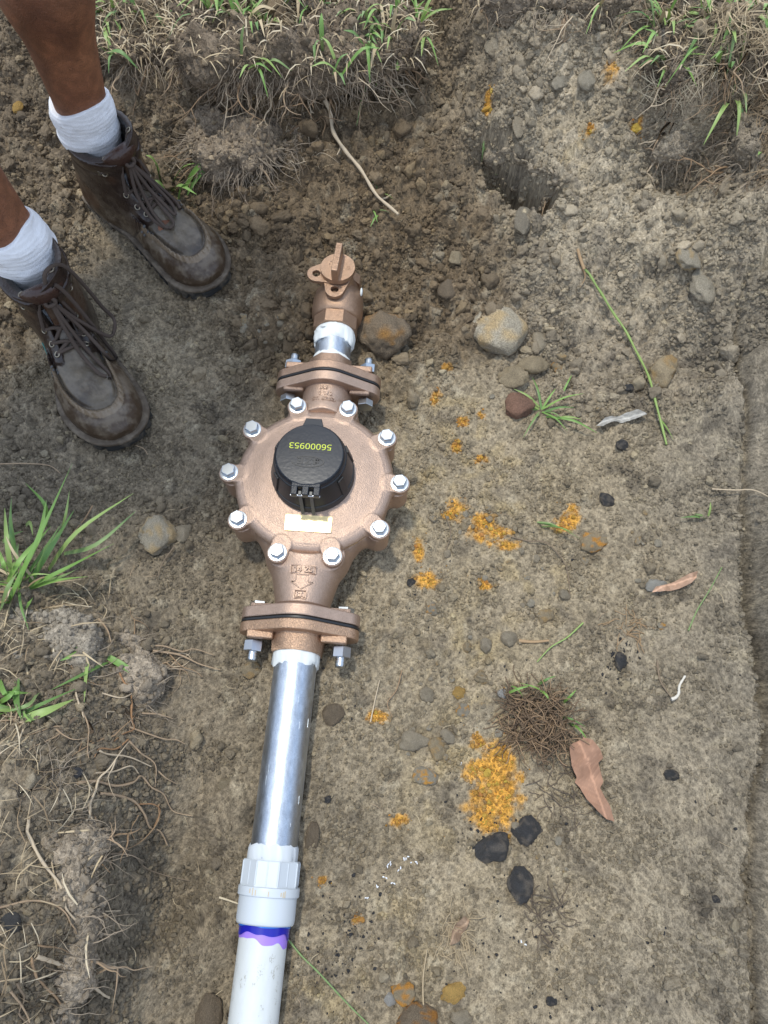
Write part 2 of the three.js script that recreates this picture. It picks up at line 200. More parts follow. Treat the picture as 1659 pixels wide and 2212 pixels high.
function soilColour(x, z, out) {
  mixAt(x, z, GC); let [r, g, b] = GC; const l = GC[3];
  const n = fbm2(x * 28, z * 28, 4), m = fbm2(x * 130 + 5, z * 130, 3), k = 0.72 + 0.38 * n + 0.32 * (m - 0.5); r *= k; g *= k; b *= k;
  const dk = sstep(0.6, 0.78, fbm2(x * 40 + 80, z * 40 + 30, 4)) * 0.35; r *= 1 - dk; g *= 1 - dk; b *= 1 - dk * 0.95;
  let y = 0; for (const q of YEL) { const d = ((x - q[0]) ** 2 + (z - q[1]) ** 2) * q[2]; if (d < 5) y += Math.exp(-d); } y = Math.min(1, y) * sstep(0.42, 0.68, fbm2(x * 45 + 11, z * 45, 4)) * 0.42;
  r = lerp(r, 0.38, y); g = lerp(g, 0.29, y); b = lerp(b, 0.145, y);
  const sandy = sstep(0.62, 0.8, fbm2(x * 60 + 31, z * 60 + 77, 4)) * 0.5; r = lerp(r, 0.36, sandy); g = lerp(g, 0.31, sandy); b = lerp(b, 0.225, sandy);
  const o = ochreAt(x, z); r = lerp(r, 0.6, o); g = lerp(g, 0.305, o); b = lerp(b, 0.045, o);
  out[0] = r; out[1] = g; out[2] = b; out[3] = l; out[4] = o; return out;
}
// rounded lumps packed like clods: a cell noise whose cells are domes
const lumps = (x, z, s, seed) => { x /= s; z /= s; const i = Math.floor(x), j = Math.floor(z); let best = 0;
  for (let a = -1; a <= 1; a++) for (let b = -1; b <= 1; b++) { const h1 = hash2(i + a + seed, j + b), h2 = hash2(j + b, i + a + seed * 3), h3 = hash2(i + a + seed * 5, j + b + 77); const dx = x - (i + a + h1), dz = z - (j + b + h2), r = 0.25 + 0.55 * h3 * h3, q = 1 - (dx * dx + dz * dz) / (r * r); if (q > 0) { const v = Math.sqrt(q) * r; if (v > best) best = v; } } return best * s; };
const PIT = (() => { const a = G(1046, 268, 0.1), b = G(1222, 402, 0.085); return { ax: a.x, az: a.z, dx: b.x - a.x, dz: b.z - a.z, l: Math.hypot(b.x - a.x, b.z - a.z) }; })();
const TMP = [0, 0, 0, 0, 0];
function soilHeight(x, z) {
  let h = baseH(x, z); mixAt(x, z, TMP); const l = TMP[3];
  const far = sstep(1.1, 1.6, Math.hypot(x, z + 0.6));
  const wx = wallX(z) + (fbm2(z * 30, 4.5, 3) - 0.5) * 0.012 + (fbm2(z * 160, 8.5, 2) - 0.5) * 0.004, s = x - wx, on = wallOn(z) * (1 - far);
  const slot = sstep(-0.41, -0.3, z) * sstep(SLZ + 0.07, SLZ, z) * on;
  if (on > 0) { const sm = sstep(0.002, 0.02, s) * on; { const cw = 0.0075 * (0.5 + fbm2(z * 40, 2.2, 2)), cr = Math.max(0, 1 - Math.abs(s) / cw); h -= 0.03 * on * cr * (0.35 + 1.1 * fbm2(z * 22 + 9, 5.5, 2)); } if (s > 0) h = lerp(h, Math.min(0.21, Math.max(h * 0.3, 0) + 0.02 * sstep(0, 0.012, s) + s * 1.5 + (fbm2(z * 60, s * 12, 3) - 0.5) * 0.006), sm); if (slot > 0) h -= slot * 0.05 * sstep(-0.002, 0.003, s) * (1 - sstep(0.01, 0.045, s)); }
  { const px = x - PIT.ax, pz = z - PIT.az, t = (px * PIT.dx + pz * PIT.dz) / (PIT.l * PIT.l), n = (-px * PIT.dz + pz * PIT.dx) / PIT.l + (fbm2(x * 60, z * 60, 3) - 0.5) * 0.012;
    if (t > -0.15 && t < 1.15 && n > -0.02 && n < 0.09) { const along = sstep(-0.12, 0.3, t) * (1 - sstep(0.93, 1.06, t)); h -= along * (0.12 * sstep(-0.003, 0.012, n) * (1 - sstep(0.03, 0.066, n))); h += along * 0.012 * (1 - sstep(-0.02, 0.002, n)) * sstep(-0.06, -0.02, n); } }
  const ax = AX.a.x + (z - AX.a.z) * AX.d.x / AX.d.z, pd = Math.abs(x - ax);   // soil bedded under the pipe and scraped away under the meter
  if (pd < 0.14) { const under = sstep(0.13, 0.03, pd), met = sstep(0.19, 0.15, Math.abs(z - AXM.z)); h = lerp(h, met > 0.5 ? -0.002 : Math.min(h + 0.01, 0.021), under * (z > -0.72 ? 1 : 0)); if (met < 0.9 && z > -0.3) h += 0.016 * sstep(0.1, 0.03, pd) * (1 - met) * (0.3 + 0.7 * fbm2(x * 30, z * 30, 2)) * (pd > 0.02 ? 1 : 0.25); }
  const wsm = on * sstep(0.004, 0.02, s) * sstep(-0.5, -0.4, z) * sstep(SLZ + 0.08, SLZ, z) * 0.75, L = l * (1 - wsm), big = fbm2(x * 9, z * 9, 3) - 0.5;
  h += big * (0.012 + 0.03 * L) + (fbm2(x * 34, z * 34, 4) - 0.5) * (0.005 + 0.016 * L);
  if (far < 1) h += (lumps(x + 0.003 * noise2(z * 90, 2), z, 0.03, 1) * (0.15 + 0.75 * L) * sstep(0.35, 0.62, L + 0.25 * big) + lumps(x + 0.004 * noise2(x * 160, z * 160), z + 0.004 * noise2(z * 160, x * 160), 0.014, 9) * (0.12 + 0.6 * L) + lumps(x + 0.003 * noise2(x * 260, z * 260), z, 0.0075, 21) * (0.3 + 0.5 * L)) * (1 - wsm) * (1 - far) * 0.75 + (fbm2(x * 190, z * 190, 2) - 0.5) * (0.003 + 0.003 * L);
  return h;
}
const AXM = (() => { const c = G(672, 1035, 0.094); c.z -= 0.009; return c; })();   // middle of the meter's bolt circle
const axisX = (z) => AX.a.x + (z - AX.a.z) * AX.d.x / AX.d.z;
// one sheet: fine cells where the photograph looks, growing cells out to the horizon
const coords = (a, b, s, far) => { const c = []; for (let x = a; x <= b; x += s) c.push(x); let st = s; while (c[c.length - 1] < far) { st *= 1.35; c.push(c[c.length - 1] + st); } st = s; while (c[0] > -far) { st *= 1.35; c.unshift(c[0] - st); } return c; };
const XS = coords(-0.76, 0.74, 0.0025, 30), ZS = coords(-1.38, 0.24, 0.0025, 30), NX = XS.length, NZ = ZS.length;
const HG = new Float32Array(NX * NZ), CF = new Float32Array(NX * NZ * 3), LO = new Float32Array(NX * NZ);
{
  const P = new Float32Array(NX * NZ * 3), UV = new Float32Array(NX * NZ * 2), I = new Uint32Array((NX - 1) * (NZ - 1) * 6), out = [0, 0, 0, 0, 0]; let q = 0;
  for (let j = 0; j < NZ; j++) for (let i = 0; i < NX; i++) { const k = j * NX + i, x = XS[i], z = ZS[j], y = soilHeight(x, z); HG[k] = y; P[3 * k] = x; P[3 * k + 1] = y; P[3 * k + 2] = z; const yb = baseH(x, z); UV[2 * k] = (x + yb * Math.tanh(x * 5)) / 0.21; UV[2 * k + 1] = (z - yb) / 0.21; soilColour(x, z, out); CF[3 * k] = out[0] * 1.52; CF[3 * k + 1] = out[1] * 1.5; CF[3 * k + 2] = out[2] * 1.44; LO[k] = out[3]; }
  for (let j = 0; j < NZ - 1; j++) for (let i = 0; i < NX - 1; i++) { const a = j * NX + i, b = a + NX; I[q++] = a; I[q++] = b; I[q++] = a + 1; I[q++] = b; I[q++] = b + 1; I[q++] = a + 1; }
  const g = new THREE.BufferGeometry(); g.setAttribute('position', new THREE.BufferAttribute(P, 3)); g.setAttribute('uv', new THREE.BufferAttribute(UV, 2)); g.setAttribute('color', new THREE.BufferAttribute(CF, 3)); g.setIndex(new THREE.BufferAttribute(I, 1)); g.computeVertexNormals();
  const S = 1024, hgt = new Float32Array(S * S); for (let j = 0; j < S; j++) for (let i = 0; i < S; i++) hgt[j * S + i] = pfbm(i, j, S, 64, 4, 3);
  const gr = grainTexture(S, (i, j) => { const n = hgt[j * S + i], f = pfbm(i, j, S, 256, 2, 50), s = hash2(i >> 1, (j >> 1) + 900); let c = 208 + (n - 0.5) * 150 + (f - 0.5) * 90; let w = 0; if (s > 0.992) { c += 40; w = 12; } else if (s < 0.01) c -= 70; return [c + w, c + w * 0.6, c - w]; }, true);
  const bm = grainTexture(S, (i, j) => { const c = hgt[j * S + i] * 200 + pfbm(i, j, S, 256, 2, 50) * 60; return [c, c, c]; });
  const m = new THREE.MeshStandardMaterial({ vertexColors: true, map: gr, bumpMap: bm, bumpScale: 0.0016, roughness: 1 }); 
  globalThis.SOILTEX = { gr, bm };
  tag(mesh('ground', g, m), 'bare grey brown trench floor with crumbly spoil heaps and earth banks', 'ground', null, 'structure');
}
const find = (C, x) => { let a = 0, b = C.length - 1; while (b - a > 1) { const m = (a + b) >> 1; if (C[m] <= x) a = m; else b = m; } return a; };
const gh = (x, z) => { const i = find(XS, x), j = find(ZS, z), u = clamp((x - XS[i]) / (XS[i + 1] - XS[i]), 0, 1), v = clamp((z - ZS[j]) / (ZS[j + 1] - ZS[j]), 0, 1), k = j * NX + i; return (HG[k] * (1 - u) + HG[k + 1] * u) * (1 - v) + (HG[k + NX] * (1 - u) + HG[k + NX + 1] * u) * v; };
const gcol = (x, z) => { const k = find(ZS, z) * NX + find(XS, x); return [CF[3 * k] / 1.5, CF[3 * k + 1] / 1.5, CF[3 * k + 2] / 1.5, LO[k]]; };
const gn = (x, z, e = 0.006) => V(gh(x - e, z) - gh(x + e, z), 2 * e, gh(x, z - e) - gh(x, z + e)).normalize();
// where the ray of a pixel meets the ground
const hit = (u, v, lift = 0) => { const d = rayDir(u, v), p = V(); let t0 = 0.3, t = 0.3; for (; t < 3; t += 0.004) { p.copy(camera.position).addScaledVector(d, t); if (p.y < gh(p.x, p.z) + lift) break; t0 = t; } for (let i = 0; i < 8; i++) { const m = (t0 + t) / 2; p.copy(camera.position).addScaledVector(d, m); if (p.y < gh(p.x, p.z) + lift) t = m; else t0 = m; } return p.copy(camera.position).addScaledVector(d, t); };
const pxAt = (p) => p.clone().sub(camera.position).dot(FW) / FPX;   // metres per pixel at a point
// ---------------------------------------------------------------- the meter and its pipework, laid out along the pipe's axis
const loader = new FontLoader();
const fontB = await loader.loadAsync('fonts/droid/droid_sans_bold.typeface.json'), fontR = await loader.loadAsync('fonts/droid/droid_sans_regular.typeface.json');
const AY = 0.045, YAW = Math.atan2(AX.d.x, AX.d.z);
const grainB = grainTexture(256, (i, j) => { const c = pfbm(i, j, 256, 64, 3, 7) * 255; return [c, c, c]; });
const grainC = grainTexture(512, (i, j) => { const n = pfbm(i, j, 512, 6, 5, 21), f = pfbm(i, j, 512, 128, 2, 61), c = 226 + (n - 0.5) * 28 + (f - 0.5) * 40; return [c + 3, c, c - 4]; }, true);
const bronze = std(0.6, 0.45, 0.36, 0.5, { metalness: 0.84, bumpMap: grainB, bumpScale: 0.0004, map: grainC });
const bronzeD = std(0.55, 0.385, 0.285, 0.45, { metalness: 0.85, bumpMap: grainB, bumpScale: 0.0006, map: grainC });
const bronzeV = std(0.52, 0.355, 0.25, 0.45, { metalness: 0.85, bumpMap: grainB, bumpScale: 0.0006, map: grainC });
const brass = std(0.83, 0.68, 0.42, 0.3, { metalness: 1 }), rubber = std(0.012, 0.012, 0.013, 0.45), zinc = std(0.52, 0.55, 0.57, 0.3, { metalness: 1 }), steel = std(0.5, 0.51, 0.53, 0.3, { metalness: 1 });
const plastic = std(0.01, 0.011, 0.013, 0.36), plasticLid = std(0.009, 0.012, 0.018, 0.3, { bumpMap: grainB, bumpScale: 0.0001 }), plasticGrey = std(0.03, 0.028, 0.027, 0.55), yellow = std(0.55, 0.62, 0.06, 0.6), strap = std(0.12, 0.12, 0.115, 0.45, { metalness: 0.5 });
const galv = (() => {   // zinc spangle: patches of slightly different polish
  const t = grainTexture(512, (i, j) => { const c = 222 + (pfbm(i, j, 512, 12, 4, 5) - 0.5) * 50 + (pfbm(i, j, 512, 160, 1, 9) - 0.5) * 30; return [c, c + 2, c + 4]; }, true);
  const r = grainTexture(512, (i, j) => { const c = 128 + (pfbm(i, j, 512, 10, 4, 31) - 0.5) * 70; return [c, c, c]; });
  const b = grainTexture(512, (i, j) => { const c = (pfbm(i, j, 512, 32, 3, 77)) * 255; return [c, c, c]; });
  return std(0.66, 0.71, 0.77, 0.85, { metalness: 1, map: t, roughnessMap: r, bumpMap: b, bumpScale: 0.00006 });
})();
const paste = std(0.72, 0.75, 0.73, 0.5), pvcGrey = std(0.53, 0.575, 0.61, 0.42), pvcDirt = grainTexture(1024, (i, j) => { const n = pfbm(i, j, 1024, 10, 5, 41), s = pfbm(i, j, 1024, 90, 2, 43), d = n > 0.66 && s > 0.58 ? 45 * Math.min(1, (s - 0.56) * 8) : 0, c = 246 - d - (n - 0.5) * 14; return [c, c - d * 0.1, c - d * 0.3]; }, true), pvcWhite = std(0.64, 0.67, 0.66, 0.4, { map: pvcDirt });
const place = (g) => { g.position.set(axisX(AXM.z), AY, AXM.z); g.rotation.y = YAW; return g; };
const text = (s, size, depth, font = fontB) => { const g = new TextGeometry(s, { font, size, depth, curveSegments: 3, bevelEnabled: false }); g.computeBoundingBox(); const b = g.boundingBox; g.translate(-(b.max.x + b.min.x) / 2, -(b.max.y + b.min.y) / 2, 0); return g; };
const flat = (g) => g.rotateX(-Math.PI / 2);   // lettering laid on a horizontal face, its foot towards +z
const hexPrism = (af, h, bevel = 0.0008) => { const s = new THREE.Shape(), r = af / Math.sqrt(3); for (let i = 0; i < 6; i++) { const a = i / 6 * Math.PI * 2; i ? s.lineTo(r * Math.cos(a), r * Math.sin(a)) : s.moveTo(r * Math.cos(a), r * Math.sin(a)); } return new THREE.ExtrudeGeometry(s, { depth: h - bevel, bevelSize: bevel, bevelThickness: bevel, bevelOffset: -bevel, bevelSegments: 2 }); };   // along +z
const boltPts = Array.from({ length: 10 }, (_, i) => { const a = (i * 36 + 18) * Math.PI / 180; return [0.1037 * Math.sin(a), 0.1037 * Math.cos(a)]; });   // x, z
{
  const t = place(thing('water_meter', 'round bronze water meter with a black domed register and ten zinc cover bolts', 'water meter'));
  const bodyF = (x, y, z) => {
    const r = Math.hypot(x, z), taper = 0.088 - Math.max(0, -y - 0.012) * 0.75; let d = Math.max(r - taper, y - 0.022, -0.05 - y);
    d = d > -0.01 ? Math.hypot(Math.max(r - taper + 0.01, 0), Math.max(y - 0.012, 0, -0.04 - y)) - 0.01 : d;
    const nr = 0.0275 + 0.004 * sstep(0.12, 0.1, Math.abs(z)), nk = Math.max(Math.hypot(x, y) - nr, Math.abs(z - 0.012) - 0.166);
    d = smin(d, nk, 0.03); const az = Math.abs(z), W = z > 0 ? lerp(0.08, 0.0285, Math.pow(clamp((z - 0.055) / 0.095, 0, 1), 0.62)) : lerp(0.062, 0.028, clamp((az - 0.06) / 0.05, 0, 1)), Hh = 0.0285; d = smin(d, Math.max((Math.hypot(x / W, y / Hh) - 1) * Hh, az - 0.15), 0.018);
    let b = 1; for (const [bx, bz] of boltPts) { const q = Math.hypot(x - bx * 0.985, z - bz * 0.985); if (q < 0.05) b = Math.min(b, Math.max(q - 0.0115, y - 0.021, -0.014 - y)); }
    d = smin(d, b, 0.014);
    return Math.max(d, y - 0.0225 - 0.03 * sstep(0.088, 0.11, r));
  };
  mesh('body', boxUV(nets(bodyF, [-0.125, -0.056, -0.158], [0.125, 0.05, 0.184], 0.002), 0.05), bronze, t);
  const coverF = (x, y, z) => {
    const r = Math.hypot(x, z), q = Math.hypot(Math.max(r - 0.084, 0), Math.max(y - 0.0215, 0, 0.0255 - y)); let d = q - 0.0135;
    const top = 0.0345 + 0.012 * (1 - (r / 0.0845) ** 2); const dome = Math.max((y - top) * 0.96, r - 0.0845, 0.03 - y); d = smin(Math.max(d, 0.0255 - y), dome, 0.003);
    let b = 1; for (const [bx, bz] of boltPts) { const e = Math.hypot(x - bx, z - bz); if (e < 0.06) { const l = 0.93, f = Math.hypot(x - bx * l, z - bz * l); b = Math.min(b, Math.max(Math.min(e, f + 0.001) - 0.0128, y - 0.034, 0.0255 - y)); } }
    return smin(d, b, 0.006);
  };
  mesh('cover', boxUV(nets(coverF, [-0.122, 0.022, -0.122], [0.122, 0.054, 0.122], 0.0018), 0.05), bronze, t);
  mesh('seal_ring', new THREE.CylinderGeometry(0.0955, 0.0955, 0.004, 96).translate(0, 0.0238, 0), brass, t);
  boltPts.forEach(([x, z], i) => {
    const b = mesh('cover_bolt', hexPrism(0.0148, 0.0078, 0.0009).rotateX(-Math.PI / 2).rotateY(i * 1.13).translate(x, 0.0355, z), zinc, t);
    mesh('washer', new THREE.LatheGeometry([[0, 0], [0.0109, 0], [0.0112, 0.0006], [0.0107, 0.0017], [0, 0.0019]].map(([a, c]) => new THREE.Vector2(a, c)), 24).translate(x, 0.0338, z), zinc, b);
  });
  // flanges: a round boss drawn out to two bolt lugs
  const oval = (k = 1) => { const s = new THREE.Shape(), c = 0.0425 * k, lx = 0.0505, lr = 0.0185 * k, ca = (c - lr) / lx, sa = Math.sqrt(1 - ca * ca), a = Math.acos(ca);
    s.absarc(lx, 0, lr, -a, a, false); s.absarc(0, 0, c, a, Math.PI - a, false); s.absarc(-lx, 0, lr, Math.PI - a, Math.PI + a, false); s.absarc(0, 0, c, Math.PI + a, 2 * Math.PI - a, false); s.closePath(); return s; };
  globalThis.OVAL = oval;
  const plate = (z0, z1, k = 1, bev = 0.0016) => new THREE.ExtrudeGeometry(oval(k), { depth: z1 - z0 - 2 * bev, bevelSize: bev, bevelThickness: bev, bevelOffset: -bev, bevelSegments: 2, curveSegments: 16 }).translate(0, 0, z0 + bev);
  globalThis.PLATE = plate;
  const fz = [-0.151, 0.1735];   // the two gasket planes
  globalThis.FZ = fz;
  for (const [i, z] of fz.entries()) {
    const s = i ? -1 : 1, f = mesh('flange', boxUV(plate(Math.min(z, z + s * 0.0145) + (i ? 0 : 0.001), Math.max(z, z + s * 0.0145) - (i ? 0.001 : 0)), 0.05), bronze, t);
    if (!i) for (const q of [-1, 1]) mesh('lug_rib', new RoundedBoxGeometry(0.026, 0.006, 0.0055, 2, 0.002).translate(q * 0.043, 0.0165, z + 0.0165), bronze, f);
    else for (const q of [-1, 1]) mesh('lug_rib', new RoundedBoxGeometry(0.024, 0.004, 0.006, 2, 0.0015).translate(q * 0.046, 0.0125, z - 0.0162), bronze, f);
  }
  // raised casting marks on the outlet neck
  const up = (g, y, z) => { const p = g.attributes.position; for (let i = 0; i < p.count; i++) { const x = p.getX(i), zz = p.getZ(i) + z; let yy = 0.05; while (yy > 0 && bodyF(x, yy, zz) > 0) yy -= 0.0004; p.setXYZ(i, x, yy + p.getY(i) + y, zz); } g.computeVertexNormals(); return boxUV(g, 0.05); };
  const frame = (w, h, lw, rad) => { const rr = (ww, hh, r, T) => { const s = new T(); s.moveTo(-ww + r, -hh); s.lineTo(ww - r, -hh); s.quadraticCurveTo(ww, -hh, ww, -hh + r); s.lineTo(ww, hh - r); s.quadraticCurveTo(ww, hh, ww - r, hh); s.lineTo(-ww + r, hh); s.quadraticCurveTo(-ww, hh, -ww, hh - r); s.lineTo(-ww, -hh + r); s.quadraticCurveTo(-ww, -hh, -ww + r, -hh); return s; }; const s = rr(w / 2, h / 2, rad, THREE.Shape); s.holes.push(rr(w / 2 - lw, h / 2 - lw, rad * 0.7, THREE.Path)); return new THREE.ExtrudeGeometry(s, { depth: 0.0024, bevelEnabled: false, curveSegments: 3 }); };
  mesh('casting_mark', up(merged([flat(text('14 25', 0.0068, 0.0024)), flat(frame(0.031, 0.0105, 0.0013, 0.002))]), -0.0002, 0.1165), bronze, t);
  { const A = [[-0.0072, -0.0085], [0.0072, -0.0085], [0.0072, 0], [0.0128, 0], [0, 0.0088], [-0.0128, 0], [-0.0072, 0]], pts = []; A.forEach(([x, z], k) => { const [x2, z2] = A[(k + 1) % 7]; for (let q = 0; q < 8; q++) { const xx = lerp(x, x2, q / 8), zz = lerp(z, z2, q / 8) + 0.1315; let yy = 0.05; while (yy > 0 && bodyF(xx, yy, zz) > 0) yy -= 0.0004; pts.push(V(xx, yy + 0.0002, zz)); } });
    mesh('flow_arrow', boxUV(tube(pts, 0.0008, 6, 112, true), 0.05), bronze, t); }
  mesh('casting_mark', up(merged([flat(text('8A', 0.0064, 0.0024)), flat(frame(0.0145, 0.0098, 0.0009, 0.0014))]), -0.0002, 0.147), bronze, t);
  mesh('casting_mark', up(merged([flat(text('888', 0.005, 0.0017)).translate(-0.002, 0, -0.0085), flat(text('1 1/2', 0.006, 0.0017)).translate(0.001, 0, -0.0005), flat(text('ST. 8282.', 0.0055, 0.0017)).translate(0, 0, 0.0075)]), -0.0002, -0.121), bronze, t);
  // brass plate on the cover
  { const s = new THREE.Shape(), w = 0.0275, h = 0.0098, r = 0.002; s.moveTo(-w + r, -h); s.lineTo(w - r, -h); s.quadraticCurveTo(w, -h, w, -h + r); s.lineTo(w, h - r); s.quadraticCurveTo(w, h, w - r, h); s.lineTo(-w + r, h); s.quadraticCurveTo(-w, h, -w, h - r); s.lineTo(-w, -h + r); s.quadraticCurveTo(-w, -h, -w + r, -h);
    const g = new THREE.ExtrudeGeometry(s, { depth: 0.0009, bevelEnabled: false, curveSegments: 4 }); flat(g); const p = g.attributes.position; for (let i = 0; i < p.count; i++) p.setY(i, p.getY(i) - p.getX(i) ** 2 * 1.2); g.rotateX(0.17).translate(0.0005, 0.0405, 0.0625); g.computeVertexNormals();
    const bt = grainTexture(256, (i, j) => { const n = pfbm(i, j, 256, 4, 4, 15), c = 225 + (n - 0.5) * 70; return [c + 6, c, c - 22]; }, true);
    mesh('brass_plate', boxUV(g, 0.04), std(0.92, 0.78, 0.52, 0.34, { metalness: 0.9, map: bt }), t); }
  // register: grey foot ring, black cone, hinged lid
  const reg = mesh('register', new THREE.LatheGeometry([[0.036, 0.04], [0.0445, 0.04], [0.045, 0.0425], [0.045, 0.0515], [0.0442, 0.0535], [0.0405, 0.0545]].map(([a, b]) => new THREE.Vector2(a, b)), 64), plasticGrey, t);
  mesh('shroud', new THREE.LatheGeometry([[0.0435, 0.0525], [0.0436, 0.056], [0.0385, 0.082], [0.0376, 0.0835], [0.035, 0.0835]].map(([a, b]) => new THREE.Vector2(a, b)), 64), plastic, reg);
  for (const a of [-58, 58, -112, 112, -20 + 180, 20 + 180]) mesh('clip', new RoundedBoxGeometry(0.009, 0.026, 0.0032, 1, 0.0008).rotateX(-0.19).translate(0, 0.0665, 0.0415).rotateY(a * Math.PI / 180), plastic, reg);
  const lid = mesh('register_lid', new THREE.LatheGeometry([[0.0365, 0.0825], [0.0372, 0.0845], [0.0368, 0.0875], [0.0352, 0.0905], [0.034, 0.0912], [0, 0.0914]].map(([a, b]) => new THREE.Vector2(a, b)), 72), plasticLid, t);
  { const s = new THREE.Shape([[-0.0105, 0], [0.0105, 0], [0.0078, 0.0085], [-0.0078, 0.0085]].map(([a, b]) => new THREE.Vector2(a, b))); mesh('finger_tab', flat(new THREE.ExtrudeGeometry(s, { depth: 0.0035, bevelSize: 0.0006, bevelThickness: 0.0006, bevelSegments: 1 })).translate(0, 0.0865, -0.0335), plasticLid, lid); }
  mesh('hinge', merged([-0.0115, 0, 0.0115].map((x, i) => new RoundedBoxGeometry(i === 1 ? 0.0068 : 0.0065, 0.0085, 0.0125, 1, 0.001).translate(x, 0.0855, 0.0395)).concat([new RoundedBoxGeometry(0.0295, 0.0075, 0.005, 1, 0.001).translate(0, 0.0865, 0.0345)])), plasticLid, lid);
  mesh('hinge_pin', new THREE.CylinderGeometry(0.0013, 0.0013, 0.0305, 10).rotateZ(Math.PI / 2).translate(0, 0.0845, 0.0445), steel, lid);
  for (const x of [-0.0057, 0.0057]) mesh('strap', merged([new RoundedBoxGeometry(0.0037, 0.041, 0.0016, 1, 0.0005).rotateX(-0.13).translate(x, 0.0655, 0.0452), new RoundedBoxGeometry(0.004, 0.006, 0.005, 1, 0.001).translate(x, 0.084, 0.0425)]), strap, reg);
  const turn = (g, y, z) => flat(g).rotateY(Math.PI).translate(0, y, z);   // the lid is read from the far side
  mesh('serial_number', turn(text('56000953', 0.0072, 0.0005, fontR).scale(1.02, 0.92, 1), 0.0912, -0.0085), yellow, lid);
  mesh('number_frame', turn(frame(0.044, 0.0125, 0.0005, 0.0006).scale(1, 1, 0.3), 0.0908, -0.0085), plastic, lid);
  { const ring = (r1, r2) => { const s = new THREE.Shape(); s.absellipse(0, 0, r1, r2, 0.15, 5.5, false); s.absellipse(0, 0, r1 - 0.001, r2 - 0.0012, 5.5, 0.15, true); return new THREE.ExtrudeGeometry(s, { depth: 0.0009, bevelEnabled: false, curveSegments: 24 }); };
    mesh('logo', turn(merged([text('4ZE', 0.0088, 0.0009).scale(1.2, 0.85, 1), ring(0.0172, 0.0066).translate(0.001, 0.0006, 0), text('::', 0.006, 0.0009).translate(-0.009, 0, 0)]), 0.0908, 0.0085), plastic, lid); }
  for (const m of [reg, lid]) { m.scale.setScalar(1.1); m.position.y = -0.1 * 0.04; }
  shade(t);
}
// bolts, companion flanges and pipes
const thread = (r, len) => { const pts = []; for (let i = 0; i <= len / 0.0016; i++) { pts.push(new THREE.Vector2(r - (i % 2 ? 0.0009 : 0), i * 0.0016)); } pts.push(new THREE.Vector2(0, len + 0.0005)); return new THREE.LatheGeometry(pts, 16).rotateX(Math.PI / 2); };
const smear = (pts, seed) => { const g = new THREE.LatheGeometry(pts.map(([a, b]) => new THREE.Vector2(a, b)), 56).rotateX(Math.PI / 2); const p = g.attributes.position; for (let i = 0; i < p.count; i++) { const x = p.getX(i), y = p.getY(i), z = p.getZ(i), a = Math.atan2(y, x), n = fbm2(a * 2.2 + seed, z * 120, 3) + 0.5 * fbm2(a * 9 + seed, z * 300, 2) - 0.72, r = Math.hypot(x, y), s = 1 + n * 0.17; p.setXYZ(i, x * s, y * s, z + n * 0.02 * sstep(0.02, 0.03, r)); } g.computeVertexNormals(); return g; };
for (const [i, z] of FZ.entries()) {
  const s = i ? 1 : -1, t = place(thing('companion_flange', i ? 'oval bronze flange joining the meter outlet to the long galvanized pipe' : 'oval bronze flange joining the meter inlet to the short galvanized nipple', 'pipe flange', 'flanges at both ends of the meter'));
  const mat = i ? std(0.6, 0.41, 0.285, 0.46, { metalness: 0.82, bumpMap: grainB, bumpScale: 0.0008, map: grainC }) : bronzeD;
  mesh('gasket', PLATE(Math.min(z, z + s * 0.003) , Math.max(z, z + s * 0.003), 0.985, 0.0004), rubber, t);
  const a = z + s * 0.0032, b = z + s * 0.0152; mesh('plate', boxUV(PLATE(Math.min(a, b), Math.max(a, b)), 0.05), mat, t);
  const hub = hexOct(0.0325, 0.03, 0.021); if (s < 0) hub.rotateY(Math.PI); mesh('hub', boxUV(hub.translate(0, 0, b - s * 0.001), 0.05), mat, t);
  for (const q of [-1, 1]) mesh('web', boxUV(new RoundedBoxGeometry(0.03, 0.009, 0.009, 2, 0.002).translate(q * 0.042, 0.0165, b + s * 0.0035), 0.05), mat, t);
  for (const q of [-1, 1]) {
    const hz = z - s * (i ? 0.0145 : 0.0195), nz = b + s * 0.0085;
    const bo = mesh('flange_bolt', hexPrism(0.019, 0.0085).rotateZ(q * 0.35 + i * 0.5).rotateY(s > 0 ? Math.PI : 0).translate(q * 0.0505, 0, hz), zinc, t);
    mesh('threaded_end', thread(0.0062, 0.0235).rotateY(s < 0 ? Math.PI : 0).translate(q * 0.0505, 0, nz), zinc, bo);
    mesh('nut', hexPrism(0.0198, 0.0118, 0.001).rotateZ(q < 0 ? Math.PI / 6 : 0.3).rotateY(s < 0 ? Math.PI : 0).translate(q * 0.0505, 0, nz + s * 0.0003), i ? steel : zinc, bo);
  }
  shade(t);
}
function hexOct(r0, r1, len) { const g = new THREE.CylinderGeometry(r1, r0, len, 8, 1).rotateX(Math.PI / 2).rotateZ(Math.PI / 8).translate(0, 0, len / 2); return g.toNonIndexed(); }
const localZ = (u, v, h) => { const p = G(u, v, h); return (p.x - axisX(AXM.z)) * AX.d.x + (p.z - AXM.z) * AX.d.z; };   // pixel on the pipe -> distance along the axis from the meter's middle
const PR = 0.02415, pipeGeo = (z0, z1, r = PR) => { const g = new THREE.CylinderGeometry(r, r, z1 - z0, 48, 40, true).rotateX(Math.PI / 2).translate(0, 0, (z0 + z1) / 2); const uv = g.attributes.uv; for (let i = 0; i < uv.count; i++) uv.setXY(i, uv.getX(i) * 3, uv.getY(i) * (z1 - z0) / 0.1); return g; };
